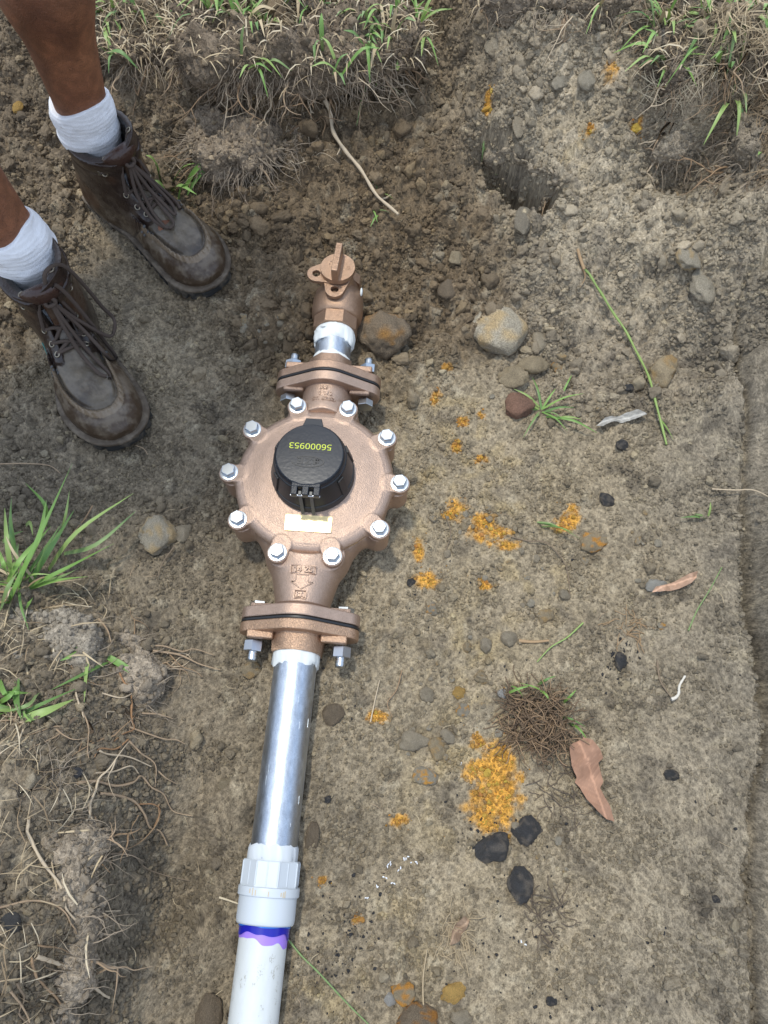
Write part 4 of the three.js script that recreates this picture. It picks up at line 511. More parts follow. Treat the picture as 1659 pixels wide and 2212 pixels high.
  const skinG = (() => { const lowF = (x, y, z) => Math.max(bodyD(x, y, z), y - 0.62), up = (x, y, z) => Math.max(bodyD(x, y, z), 0.612 - y); const a = nets(lowF, [mid.x - 0.3, 0.05, mid.z - 0.3], [mid.x + 0.36, 0.64, mid.z + 0.34], 0.0065), c = nets(up, [lo[0], 0.59, lo[2]], hi, 0.013); const g = mergeGeometries([a, c]); return boxUV(vcol(g, (x, y, z) => { const n = fbm3(x * 26, y * 26, z * 26, 4), f = fbm3(x * 160, y * 160, z * 160, 2), k = 0.86 + 0.66 * n + 0.3 * (f - 0.5); const q = sstep(0.55, 0.7, fbm3(x * 14 + 5, y * 9, z * 14, 3)) * 0.3; return [0.235 * k * (1 - q), 0.098 * k * (0.94 + 0.1 * n) * (1 - q), 0.047 * k * (1 - q)]; }), 0.06); })();
  mesh('body', skinG, skin, person);
  mesh('shorts', boxUV(nets((x, y, z) => Math.max(bodyD(x, y, z, 0.016, 0.05), y - 1.06, 0.56 - y + 0.0), [lo[0], 0.54, lo[2]], [hi[0], 1.09, hi[2]], 0.012), 0.1), std(0.05, 0.055, 0.065, 0.95), person);
  mesh('shirt', boxUV(nets((x, y, z) => { const e = Math.max(bodyD(x, y, z, 0.016, 0.05), 0.98 - y, y - 1.5); return e; }, [lo[0], 0.95, lo[2]], [hi[0], 1.53, hi[2]], 0.014), 0.1), std(0.28, 0.3, 0.33, 0.95), person);
  { const hc = head.clone().add(V(0, 0.05, 0)).addScaledVector(fw, -0.015); mesh('hair', boxUV(nets((x, y, z) => Math.max(Math.hypot(x - hc.x, y - hc.y, z - hc.z) - 0.097 - 0.004 * noise3(x * 60, y * 60, z * 60), -(y - head.y - 0.03) + ((x - head.x) * fw.x + (z - head.z) * fw.z) * 0.9), [hc.x - 0.12, hc.y - 0.12, hc.z - 0.12], [hc.x + 0.12, hc.y + 0.12, hc.z + 0.12], 0.008), 0.1), std(0.02, 0.016, 0.013, 0.9), person); }
  // socks: a ribbed cuff turned over at the ankle
  for (const [i, o] of [[0, bA], [1, bB]]) {
    const an = ank[i], top = 0.205;
    const f = (x, y, z) => { const a = Math.atan2(z - an.z, x - an.x), g = 0.0036 + 0.0002 * Math.sin(y * 1100 + 3 * fbm2(a * 2, 3, 2)) + 0.0028 * gs((y - 0.187) / 0.012) + 0.0012 * gs((y - 0.16) / 0.006) + 0.005 * (fbm3(x * 38, y * 60, z * 38, 2) - 0.5), b = bodyD(x, y, z); return Math.max(smax(b - g, y - top - 0.006 * Math.sin(a * 2 + i), 0.0025), 0.07 - y); };
    mesh('sock', boxUV(nets(f, [an.x - 0.07, 0.06, an.z - 0.07], [an.x + 0.07, 0.225, an.z + 0.07], 0.002), 0.02), sockM, person);
  }
  shade(person);
}
const LEAF = G(1272, 1685, 0);
// ---------------------------------------------------------------- stones, clods and charcoal
const rockMat = (c, bump = 0.0012, rough = 1) => std(c[0] * 1.85, c[1] * 1.85, c[2] * 1.85, rough, { map: SOILTEX.gr, bumpMap: SOILTEX.bm, bumpScale: bump, vertexColors: true });
const rockCache = new Map(); const rockM = (c, b, r) => { const k = c.join() + b + r; if (!rockCache.has(k)) rockCache.set(k, rockMat(c, b, r)); return rockCache.get(k); };
function rockGeo(seed, detail, rough, facets, tint) {
  const g0 = new THREE.IcosahedronGeometry(1, detail), p = g0.attributes.position, r = rng(seed * 7919 + 3), pl = []; for (let i = 0; i < facets; i++) { const a = r() * 6.28, z = r() * 2 - 1, q = Math.sqrt(1 - z * z); pl.push([q * Math.cos(a), z, q * Math.sin(a), 0.55 + r() * 0.35]); }
  const c = new Float32Array(p.count * 3);
  for (let i = 0; i < p.count; i++) { let x = p.getX(i), y = p.getY(i), z = p.getZ(i); let k = 1 + (fbm3(x * 1.5 + seed, y * 1.5, z * 1.5, 2) - 0.5) * rough * 1.4; const k2 = (fbm3(x * 4.3, y * 4.3 + seed, z * 4.3, 3) - 0.5) * rough * 0.8 + (noise3(x * 12, y * 12, z * 12 + seed) - 0.5) * rough * 0.2;
    for (const q of pl) { const d = (x * q[0] + y * q[1] + z * q[2]) * k; if (d > q[3]) k *= lerp(1, q[3] / d, 0.9); } k += k2 * 0.7;
    p.setXYZ(i, x * k, y * k, z * k); const n = fbm3(x * 2.6 + seed, y * 2.6, z * 2.6 + 7, 4), o = tint ? sstep(0.5, 0.62, fbm3(x * 2.1 + seed * 3, y * 2.1, z * 2.1, 3) + tint[3]) : 0, m = 0.72 + 0.56 * n; c[3 * i] = lerp(m, tint ? tint[0] : m, o); c[3 * i + 1] = lerp(m, tint ? tint[1] : m, o); c[3 * i + 2] = lerp(m, tint ? tint[2] : m, o); }
  g0.setAttribute('color', new THREE.BufferAttribute(c, 3)); g0.computeVertexNormals(); return boxUV(smoothNormals(g0), 1.6);
}
function smoothNormals(g) { const p = g.attributes.position, m = new Map(), n = g.attributes.normal, key = (i) => (p.getX(i) * 5e3 | 0) + ',' + (p.getY(i) * 5e3 | 0) + ',' + (p.getZ(i) * 5e3 | 0); for (let i = 0; i < p.count; i++) { const k = key(i), v = m.get(k) || [0, 0, 0]; v[0] += n.getX(i); v[1] += n.getY(i); v[2] += n.getZ(i); m.set(k, v); } for (let i = 0; i < p.count; i++) { const v = m.get(key(i)), l = Math.hypot(...v) || 1; n.setXYZ(i, v[0] / l, v[1] / l, v[2] / l); } return g; }
let rockSeed = 10;
function rock(name, label, category, u, v, w, h, col, o = {}) {
  const p = hit(u, v + h * 0.12), s = pxAt(p), rx = w * s * 0.5, ray = rayDir(u, v).normalize(), el = Math.max(0.55, -ray.y), rz = h * s * 0.5 / el * 0.95, ry = Math.min(rx, rz) * (o.tall || 0.72), seed = o.seed || ++rockSeed;
  const m = mesh(name, rockGeo(seed, w > 45 ? 5 : w > 22 ? 4 : 3, o.rough === undefined ? 0.5 : o.rough, o.facets === undefined ? 7 : o.facets, o.tint), rockM(col, o.bump || 0.003, o.gloss || 1));
  m.scale.set(rx * 1.06, ry, rz * 1.06); m.position.set(p.x, gh(p.x, p.z) + ry * (o.lift === undefined ? 0.16 : o.lift), p.z); if (o.turn) m.rotation.y = o.turn; shade(m); return tag(m, label, category, o.group);
}
const CPALE = [0.36, 0.315, 0.235], CTAN = [0.34, 0.27, 0.17], CBRN = [0.19, 0.145, 0.095], CGREY = [0.35, 0.292, 0.205], COCH = [0.5, 0.31, 0.09], CBLK = [0.07, 0.068, 0.067], CRED = [0.24, 0.135, 0.09], OT = [1.8, 1.05, 0.3, -0.03], YT = [1.2, 1.02, 0.75, -0.02];
rock('rock', 'large pale tan rock lying on the floor right of the nipple', 'rock', 1070, 712, 122, 112, CPALE, { tint: YT, rough: 0.3, facets: 9 });
rock('earth_clod', 'brown lumpy clod of earth touching the valve side of the nipple', 'clod', 826, 716, 108, 92, CBRN, { rough: 0.55, tint: [1.6, 1.1, 0.5, -0.04] });
rock('rock', 'rounded tan stone below the large pale rock', 'rock', 1150, 786, 66, 36, CTAN);
rock('rock', 'reddish brown stone half under the green grass tuft', 'rock', 1124, 872, 68, 58, CRED);
rock('rock', 'flat tan stone between the large pale rock and the grass tuft', 'rock', 1108, 812, 74, 46, CTAN);
rock('rock', 'small ochre stained stone right of the rounded tan stone', 'rock', 1202, 792, 30, 26, CTAN, { tint: OT });
rock('rock', 'lumpy tan stone near the green grass stem', 'rock', 1432, 795, 70, 64, CTAN, { tint: YT });
rock('rock', 'grey brown lump beside the large pale rock', 'rock', 1165, 735, 42, 46, CGREY);
rock('rock', 'flat grey slab standing below the dark pit in the heap', 'rock', 1130, 474, 46, 58, [0.24, 0.205, 0.15], { facets: 12, rough: 0.4, tall: 0.5 });
rock('rock', 'long oval pale stone on top of the spoil heap', 'rock', 1118, 268, 27, 42, CGREY, { rough: 0.25, facets: 4 });
rock('rock', 'pale rounded rock high on the spoil heap below the bank', 'rock', 1068, 98, 42, 38, CGREY);
rock('rock', 'whitish rock half buried in the middle of the spoil heap', 'rock', 1266, 172, 40, 34, CPALE);
rock('rock', 'whitish rock beside another on the spoil heap', 'rock', 1208, 178, 34, 26, CPALE);
rock('rock', 'pale weathered stone on the right slope of the spoil heap', 'rock', 1486, 545, 50, 56, CPALE, { tint: YT });
rock('rock', 'pale stone lower on the right slope of the spoil heap', 'rock', 1520, 610, 60, 64, CPALE);
rock('rock', 'round tan stone at the foot of the brown slope', 'rock', 985, 555, 30, 32, CTAN);
rock('rock', 'brown stone resting on the brown slope', 'rock', 968, 722 - 100, 42, 44, CBRN);
rock('earth_clod', 'pale cracked clod between grass clump and meter', 'clod', 340, 1148, 76, 78, CPALE, { tint: YT, rough: 0.6 });
rock('earth_clod', 'grey angular clod next to the pale cracked clod', 'clod', 394, 1146, 38, 52, CGREY, { facets: 11 });
rock('earth_clod', 'tan mossy clod under the nut of the outlet flange', 'clod', 546, 1444, 52, 40, CTAN, { tint: YT });
rock('earth_clod', 'brown round clod right of the galvanized pipe', 'clod', 722, 1540, 46, 48, CBRN, { rough: 0.35, facets: 3 });
rock('earth_clod', 'long brown clod beside the plastic adapter', 'clod', 674, 1800, 32, 62, CBRN, { rough: 0.4 });
rock('earth_clod', 'crumbling ochre crusted clod on the floor by the straw tuft', 'clod', 1280, 1165, 58, 44, CTAN, { tint: OT });
rock('rock', 'pale stone beside the small brown leaf', 'rock', 1418, 1262, 48, 28, [0.4, 0.38, 0.33], { tall: 0.5 });
rock('earth_clod', 'square tan clod split by a crack', 'clod', 1176, 1327, 48, 38, CTAN, { facets: 12, tint: YT });
rock('rock', 'angular ochre tipped stone near the pale straw wisp', 'rock', 1428, 1348, 22, 22, CPALE, { tint: OT, facets: 10 });
for (const [u, v, w, h, c, l] of [[921, 1497, 36, 34, CGREY, 'grey pebble left of the pair of ochre pebbles'], [990, 1491, 30, 30, COCH, 'round orange pebble by the root ball'], [998, 1527, 32, 32, CPALE, 'whitish pebble with an ochre centre under the orange one'], [1040, 1461, 38, 30, CTAN, 'yellowish oval pebble above the root ball'], [893, 1595, 60, 44, CGREY, 'grey oval stone, widest of the pebble cluster'], [968, 1587, 38, 34, CGREY, 'grey pebble beside the widest stone of the cluster'], [942, 1612, 42, 50, CTAN, 'tall tan pebble below the grey ones of the cluster'], [920, 1671, 52, 40, CPALE, 'pale yellowish pebble below the pebble cluster'], [1098, 1377, 40, 34, CGREY, 'round grey pebble near the twig'], [935, 1312, 28, 30, CPALE, 'pale angular pebble right of the outlet flange'], [1048, 1390, 26, 30, CGREY, 'small upright grey pebble left of the round one'], [1085, 1497, 22, 22, [0.42, 0.4, 0.36], 'small white pebble at the edge of the root ball'], [1010, 1397, 22, 24, CTAN, 'small tan pebble near the small upright grey one'], [1218, 1072 + 210, 26, 24, CGREY, 'grey pebble above the split clod'], [1340, 1440, 20, 18, CTAN, 'tan pebble near the charcoal flake']]) rock('pebble', l, 'pebble', u, v, w, h, c, { rough: 0.42, facets: 6, tall: 0.8, group: 'pebbles on the trench floor', tint: c === CPALE ? OT : c === CTAN ? YT : undefined });
for (const [u, v, w, h, l] of [[1140, 1788, 64, 60, 'largest black charcoal lump, below the orange sand'], [1063, 1822, 66, 66, 'black charcoal lump with a split, touching the orange sand'], [1120, 1900, 64, 74, 'crumbly black charcoal lump set apart from the other two'], [1312, 1078, 32, 28, 'small glossy charcoal piece by a white pebble'], [1340, 1425, 26, 44, 'charcoal flake on a dark smudge of earth'], [888, 1257, 20, 18, 'charcoal crumb beside the ochre patch near the meter'], [708, 1725, 18, 16, 'flat dark seed-like charcoal bit near the pipe'], [1358, 838, 20, 16, 'tiny charcoal bit above the pale rocks'], [1582 - 240, 962 - 0, 26, 22, 'charcoal bit beside the green stem'], [1450, 1672, 34, 22, 'dull charcoal piece on the right floor'], [1545, 2020 - 80, 18, 16, 'shiny charcoal bit near the right bank'], [1190, 2290 - 130, 24, 20, 'charcoal crumb near the bottom stones']]) rock('charcoal', l, 'charcoal', u, v, w, h, CBLK, { rough: 0.5, facets: 8, lift: 0.3, bump: 0.006, gloss: 0.75, tall: 0.85, tint: [2.6, 2.3, 1.9, -0.02], group: 'charcoal on the trench floor' });
rock('rock', 'brown boulder at the bottom of the trench beside ochre stones', 'rock', 900, 2200, 110, 80, CBRN, { tint: OT, rough: 0.3 });
rock('rock', 'rounded ochre brown stone on top of the brown boulder', 'rock', 872, 2136, 56, 48, CTAN, { tint: OT });
rock('rock', 'bright orange stone right of the brown boulder', 'rock', 974, 2142, 62, 46, COCH, { rough: 0.5 });
rock('pebble', 'white pebble left of the brown boulder', 'pebble', 843, 2154, 26, 28, [0.42, 0.4, 0.36], { rough: 0.3, group: 'pebbles on the trench floor' });
rock('rock', 'pale grey stone below the bright orange one', 'rock', 1000, 2194, 48, 36, CGREY);
rock('earth_clod', 'grey clod at the foot of the rooty bank', 'clod', 262, 2086, 34, 26, CGREY);
rock('earth_clod', 'square pale clod between rooty bank and adapter', 'clod', 486, 1690, 30, 30, CTAN, { facets: 10 });
rock('earth_clod', 'brown clod at the bottom left of the plastic pipe', 'clod', 452, 2180, 60, 90, CBRN, { facets: 10 });
rock('pebble', 'dark round stone set in the rooty bank', 'pebble', 22, 1992, 46, 46, [0.07, 0.068, 0.065], { rough: 0.25, facets: 2, group: 'stones in the rooty bank' });
rock('pebble', 'pale stone in the rooty bank beside a dark one', 'pebble', 128, 1655, 26, 22, CPALE, { rough: 0.25, group: 'stones in the rooty bank' });
rock('pebble', 'dark pebble in the rooty bank beside a pale one', 'pebble', 166, 1666, 26, 24, [0.06, 0.06, 0.065], { rough: 0.25, group: 'stones in the rooty bank' });
rock('pebble', 'ochre pebble in the spoil under the sod roots', 'pebble', 545, 208, 16, 16, COCH, { rough: 0.3 });
rock('pebble', 'orange brown pebble in the spoil behind the leg', 'pebble', 38, 230, 24, 22, COCH, { rough: 0.4 });

// small pebbles half sunk in the floor: five shapes in three tones, each pebble an object of its own
{
  const r = rng(515), gs5 = [61, 62, 63, 64, 65].map((s, k) => rockGeo(s, 3, 0.45, 5, k % 2 ? YT : undefined)), ms = [CGREY, CTAN, CPALE].map((c) => rockM(c, 0.002, 1));
  for (let i = 0; i < 110; i++) { const [u, v, ru, rv] = [[970, 1480, 110, 190], [990, 1120, 110, 110], [1200, 830, 150, 110], [1150, 1260, 160, 110], [930, 1620, 90, 90], [1150, 1850, 200, 180], [560, 700, 70, 50], [1400, 1150, 110, 150]][i % 8], p = hit(u + (r() + r() - 1) * ru, v + (r() + r() - 1) * rv), s = pxAt(p) * (4.2 + 7 * r() * r()); if (Math.abs(p.x - axisX(p.z)) < 0.035 && p.z > -0.75 || Math.hypot(p.x - AXM.x, p.z - AXM.z) < 0.12) continue;
    const m = mesh('small_pebble', gs5[i % 5], ms[i % 3]); m.position.set(p.x, gh(p.x, p.z) + s * 0.25, p.z); m.scale.set(s * (0.9 + 0.4 * r()), s * 0.75, s * (0.8 + 0.4 * r())); m.rotation.y = r() * 6.28; shade(m); tag(m, ['small grey brown pebble half sunk in the trench floor', 'small tan pebble half sunk in the trench floor', 'small pale pebble half sunk in the trench floor'][i % 3], 'pebble', ['small grey brown pebbles', 'small tan pebbles', 'small pale pebbles'][i % 3] + ' in the trench floor'); }
}
// crumbs of soil, too many to count: instanced, coloured like the ground they lie on
{
  const grp = thing('soil_crumbs', 'loose crumbs of brown and grey soil strewn over the ground', 'soil', null, 'stuff');
  const geos = [1, 2, 3, 4, 5, 6].map((s) => { const g = rockGeo(s * 31, s < 4 ? 5 : 3, 0.95, 6 + s); g.deleteAttribute('color'); return g; });
  const mat = std(1, 1, 1, 1, { map: SOILTEX.gr, bumpMap: SOILTEX.bm, bumpScale: 0.0008 });
  const lists = geos.map(() => []); const r = rng(99), m4 = new THREE.Matrix4(), q = new THREE.Quaternion(), e = new THREE.Euler();
  const put = (p, rad, c, kinds) => { const k = 0.8 + 0.5 * r(), w = r() < 0.13 && c[0] < 0.3 ? 1.5 : 1; e.set(r() * 6.28, r() * 6.28, r() * 6.28); q.setFromEuler(e); m4.compose(p, q, V(rad * (0.75 + 0.6 * r()), rad * (0.6 + 0.45 * r()), rad * (0.75 + 0.6 * r()))); lists[kinds[Math.floor(r() * 3)]].push([m4.clone(), clamp(c[0] * 1.68 * k * w, 0, 0.9), clamp(c[1] * 1.68 * k * w, 0, 0.9), clamp(c[2] * 1.68 * k * w * (w > 1 ? 0.95 : 1), 0, 0.9)]); };
  globalThis.CRUMB = put;
  // fine grit, small crumbs, clods: how many, radius from, radius to, how much they keep to loose soil
  for (const [N, r0, r1, keep, kinds] of [[90000, 0.0007, 0.0016, 0.45, [3, 4, 5]], [52000, 0.0013, 0.0032, 0.72, [3, 4, 5]], [4200, 0.0034, 0.0075, 0.97, [0, 1, 2]], [420, 0.0075, 0.0135, 1, [0, 1, 2]]]) for (let n = 0, tries = 0; n < N && tries < N * 12; tries++) {
    const x = -0.74 + r() * 1.46, z = -1.36 + r() * 1.58, c = gcol(x, z), l = c[3], cl = fbm2(x * 24 + 7, z * 24, 3), wallS = x - wallX(z); if (wallS > 0.004 && z > -0.6 && r() > 0.12) continue;
    if (r() > (1 - keep + keep * l * l * (r0 > 0.003 ? l : 1)) * (0.2 + 1.5 * sstep(0.4, 0.66, cl))) continue;
    if (Math.abs(x - axisX(z)) < 0.024 && z > -0.75) continue; if (r0 > 0.002 && (x - LEAF.x) ** 2 + (z - LEAF.z) ** 2 < 0.0036) continue;
    const t = r(), rad = lerp(r0, r1, t * t); put(V(x, gh(x, z) + rad * (0.1 + 0.35 * r()), z), rad, c, kinds); n++;
  }
  for (let n = 0, tries = 0; n < 17000 && tries < 500000; tries++) { const x = -0.74 + r() * 1.46, z = -1.36 + r() * 1.58, m = gn(x, z, 0.008); if (m.y > 0.62 + 0.1 * r() || Math.abs(x - axisX(z)) < 0.03 && z > -0.75 || (x > wallX(z) && z > -0.6)) continue; const rad = 0.001 + 0.0032 * r() ** 2.2, p = V(x, gh(x, z), z).addScaledVector(m, rad * 0.3); put(p, rad, gcol(x, z), [3, 4, 5]); n++; }
  const col = new THREE.Color(); globalThis.CRUMBDONE = () => { lists.forEach((L, i) => { const im = new THREE.InstancedMesh(geos[i], mat, L.length); im.name = 'crumbs'; L.forEach(([m, a, b, c], j) => { im.setMatrixAt(j, m); im.setColorAt(j, col.setRGB(a, b, c)); }); grp.add(im); }); shade(grp); };
  // ochre crumbs on and round the ochre patches
  const og = thing('ochre_crumbs', 'bright yellow orange crumbs of ochre earth scattered on the floor', 'ochre earth', null, 'stuff'), OL = [];
  for (let k = 0; k < 60000 && OL.length < 1500; k++) { const [px, pz, a, b] = OCHRE[Math.floor(r() * OCHRE.length)], ex = r() < 0.25 ? 1.7 : 1, x = px + (r() - 0.5) * 2.6 * a * ex, z = pz + (r() - 0.5) * 2.6 * b * ex; const o = ochreAt(x, z); if (r() > o * 0.9 + 0.035) continue; const rad = 0.0006 + 0.0014 * r() * r() + (r() > 0.985 ? 0.002 : 0); e.set(r() * 6.28, r() * 6.28, r() * 6.28); q.setFromEuler(e); m4.compose(V(x, gh(x, z) + rad * 0.35, z), q, V(rad, rad * 0.85, rad)); const v = 0.7 + 0.42 * r(); OL.push([m4.clone(), 0.86 * v, (0.38 + 0.1 * r()) * v, (0.06 + 0.06 * r()) * v]); }
  const im = new THREE.InstancedMesh(geos[4], mat, OL.length); im.name = 'crumbs'; OL.forEach(([m, a, b, c], j) => { im.setMatrixAt(j, m); im.setColorAt(j, col.setRGB(a, b, c)); }); og.add(im); shade(og);
  // charcoal and dark grit
  const dg = thing('charcoal_grit', 'fine black charcoal grit scattered over the trench floor', 'charcoal', null, 'stuff'), DL = [];
  for (let k = 0; k < 420; k++) { const s = [[1130, 2050, 0.1], [1060, 1800, 0.05], [1340, 1430, 0.03], [760, 1980, 0.05], [1200, 2150, 0.14], [1000, 1400, 0.2], [1250, 1800, 0.25], [720, 2080, 0.05]][k % 8], p0 = G(s[0], s[1], 0), x = p0.x + (r() + r() - 1) * s[2], z = p0.z + (r() + r() - 1) * s[2]; const rad = 0.0007 + 0.0018 * r() * r(); e.set(r() * 6, r() * 6, r() * 6); q.setFromEuler(e); m4.compose(V(x, gh(x, z) + rad * 0.3, z), q, V(rad * 1.3, rad * 0.7, rad)); DL.push(m4.clone()); }
  const dm = new THREE.InstancedMesh(geos[3], std(0.02, 0.02, 0.021, 0.8), DL.length); dm.name = 'grit'; DL.forEach((m, j) => dm.setMatrixAt(j, m)); dg.add(dm); shade(dg);
}
// ---------------------------------------------------------------- grass, roots, leaves and straw
const grassM = [[0.19, 0.35, 0.075], [0.25, 0.42, 0.1], [0.15, 0.28, 0.075], [0.32, 0.45, 0.13], [0.23, 0.34, 0.12]].map(([r, g, b]) => { const m = new THREE.MeshPhysicalMaterial({ roughness: 0.5, side: THREE.DoubleSide, transmission: 0.22, thickness: 0 }); m.color.setRGB(r, g, b); return m; });
const strawM = [[0.5, 0.4, 0.25], [0.4, 0.31, 0.19], [0.58, 0.49, 0.34], [0.25, 0.18, 0.105], [0.36, 0.24, 0.13]].map(([r, g, b]) => std(r, g, b, 0.8, { side: THREE.DoubleSide }));
const rootM = [[0.36, 0.26, 0.165], [0.3, 0.2, 0.115], [0.52, 0.42, 0.29], [0.2, 0.15, 0.1], [0.33, 0.185, 0.09]].map(([r, g, b]) => std(r, g, b, 0.9)), hairM = std(0.13, 0.1, 0.072, 1), hairP = std(0.34, 0.275, 0.2, 1);
const RP = rng(4242), rj = (a) => (RP() - 0.5) * 2 * a;
// a blade from pixel to pixel: base on the ground, tip at a height above the ground at its own place
function bladePx(parent, a, b, tip, width, mat, bow = 0.02) { const p = hit(a[0], a[1]), q = hit(b[0], b[1], tip), m = p.clone().lerp(q, 0.45).add(V(0, bow, 0)); return mesh('blade', blade([p.add(V(0, -0.004, 0)), m, q], width, Math.floor(RP() * 1e6)), mat, parent); }
function tuft(parent, base, n, len, spread, width, mats, lean = V(0, 0, 0), name = 'blade') { for (let i = 0; i < n; i++) { const a = RP() * 6.283, l = len * (0.55 + 0.6 * RP()), out = spread * (0.3 + 0.9 * RP()), p = base.clone().add(V(rj(0.012), -0.006, rj(0.012))), d = V(Math.cos(a) * out, Math.max(0.12, 1 - out * 0.65), Math.sin(a) * out).add(lean).normalize(); const q = p.clone().addScaledVector(d, l).add(V(0, -l * 0.3 * out, 0)), m = p.clone().addScaledVector(d, l * 0.55).add(V(0, l * 0.1, 0)); const fl = gh(q.x, q.z) + 0.002; if (q.y < fl) q.y = fl; const fm = gh(m.x, m.z) + 0.003; if (m.y < fm) m.y = fm; mesh(name, blade([p, m, q], width * (0.6 + 0.7 * RP()), i * 13 + 7), mats[Math.floor(RP() * mats.length)], parent); } }
const C6 = (x, y) => [x * 0.3334, 950.5 + y * 0.3334], C7 = (x, y) => [x * 0.3334, 1520.8 + y * 0.3334], C2 = (x, y) => [259.2 + x * 0.3646, y * 0.3646];
// --- the green clump left of the meter
{
  const t = thing('grass_clump', 'clump of long green grass blades on the left bank beside the meter', 'grass');
  const L = [[30, 1080, 290, 560, 470, 150, 5], [100, 900, 250, 640, 300, 390, 4], [180, 930, 330, 700, 480, 455, 4.5], [300, 850, 500, 600, 865, 345, 4.2], [390, 735, 620, 680, 880, 460, 3], [170, 950, 400, 850, 740, 670, 4], [180, 960, 380, 910, 570, 885, 3.4], [110, 800, 75, 560, 75, 370, 4.6], [70, 900, 45, 650, 30, 440, 3.4], [0, 1090, 60, 950, 120, 850, 5], [300, 560, 290, 420, 165, 280, 3], [60, 900, 20, 800, 0, 720, 3], [150, 900, 300, 700, 400, 540, 4], [380, 620, 430, 480, 450, 330, 3], [0, 660, 70, 620, 150, 590, 3], [100, 960, 200, 760, 300, 600, 4], [30, 940, 130, 780, 330, 560, 3.6], [60, 1010, 30, 1060, 0, 1110, 5], [150, 560, 200, 540, 215, 620, 3], [240, 920, 420, 880, 560, 800, 3.4], [150, 1115, 190, 1060, 215, 1020, 4]];
  L.forEach(([a, b, c, d, e, f, w], i) => { const p = hit(...C6(a, b)), l = Math.hypot(e - a, f - b) / 900, m = hit(...C6(c, d), 0.02 + 0.05 * l), q = hit(...C6(e, f), 0.02 + 0.05 * l * (i % 3 ? 0.6 : 1.2)); mesh('blade', blade([p.add(V(0, -0.004, 0)), m, q], w * 0.0021, i * 17 + 3), grassM[i % 5], t); });
  const b0 = hit(...C6(150, 960)); tuft(t, b0, 9, 0.07, 1.1, 0.003, strawM); tuft(t, hit(...C6(90, 880)), 10, 0.07, 0.9, 0.004, grassM); shade(t);
}
{
  const t = thing('grass_clump', 'sparse green and yellow grass lying over the rooty bank', 'grass');
  [[700, 1405, 820, 1480, 965, 1582, 4.6, 0], [575, 1390, 555, 1540, 545, 1700, 2, 3], [700, 1440, 520, 1530, 330, 1620, 3, 2], [20, 1645, 100, 1640, 200, 1640, 2.6, 0], [60, 1815, 300, 1700, 545, 1590, 3, 2], [150, 1812, 300, 1760, 480, 1680, 5.5, 3], [440, 1300, 500, 1330, 600, 1320, 4, 2], [110, 1560, 115, 1680, 140, 1815, 6, 2], [600, 1320, 480, 1390, 390, 1430, 3, 1], [0, 1700, 60, 1660, 110, 1600, 3, 0], [0, 1560, 30, 1640, 50, 1660, 3, 0], [250, 1640, 180, 1720, 40, 1760, 3, 4]].forEach(([a, b, c, d, e, f, w, k], i) => { mesh('blade', blade([hit(...C6(a, b), 0.002), hit(...C6(c, d), 0.016), hit(...C6(e, f), 0.01)], w * 0.0021, i * 11), grassM[k], t); });
  shade(t);
}
// fine litter of dead grass and root hair on a patch of ground: one piece of stuff
function mat3(list, geo, mat, name, parent) { const im = new THREE.InstancedMesh(geo, mat, list.length); im.name = name; list.forEach((m, i) => im.setMatrixAt(i, m)); parent.add(im); return im; }
function strawLitter(grp, spots, n, len, lift, mats) {
  const curve = [0, 1, 2, 3].map((k) => blade([V(0, 0, -0.5), V(0.08 * (k - 1.5), 0.12, 0), V(0.05 * (1.5 - k), 0.02, 0.5)], 0.045, k * 5, 5)), L = curve.map(() => []), e = new THREE.Euler(), q = new THREE.Quaternion(), m = new THREE.Matrix4();
  for (let i = 0; i < n; i++) { const [u, v, ru, rv] = spots[i % spots.length], p = hit(u + rj(ru), v + rj(rv)), l = len * (0.4 + RP()); const nn = gn(p.x, p.z, 0.012); q.setFromUnitVectors(V(0, 1, 0), nn).multiply(new THREE.Quaternion().setFromEuler(e.set(rj(0.5), RP() * 6.28, rj(0.4)))); m.compose(p.add(V(0, lift * RP() + 0.0015, 0)), q, V(l * 0.9, l, l)); L[i % 4].push(m.clone()); }
  L.forEach((x, i) => mat3(x, curve[i], mats[i % mats.length], 'straw', grp));
}
{
  const g = thing('dead_grass_thatch', 'tangled dead grass and thatch over the sods along the bank tops', 'dead grass', null, 'stuff');
  strawLitter(g, [[560, 55, 240, 45], [700, 85, 230, 40], [420, 130, 110, 50], [820, 80, 120, 60], [300, 70, 90, 70]], 900, 0.032, 0.014, strawM); strawLitter(g, [[1560, 110, 110, 90], [1600, 60, 70, 60], [1450, 190, 70, 40], [1640, 300, 25, 120]], 520, 0.034, 0.014, strawM);
  strawLitter(g, [[90, 1420, 100, 70], [60, 1350, 70, 40], [60, 1600, 70, 60], [100, 1750, 100, 60], [60, 1950, 70, 120], [60, 2100, 80, 90], [180, 1300, 60, 40]], 230, 0.03, 0.008, strawM); shade(g);
  const h = thing('straw_bits', 'short bits of straw and root scattered over the trench floor', 'straw', null, 'stuff'); strawLitter(h, [[900, 1400, 700, 700], [1100, 1200, 450, 600], [450, 1100, 250, 300], [1150, 500, 450, 300], [560, 1900, 400, 350], [150, 300, 150, 250], [700, 350, 300, 150]], 520, 0.014, 0.002, [strawM[0], strawM[1], strawM[3], rootM[0]]); shade(h);
}
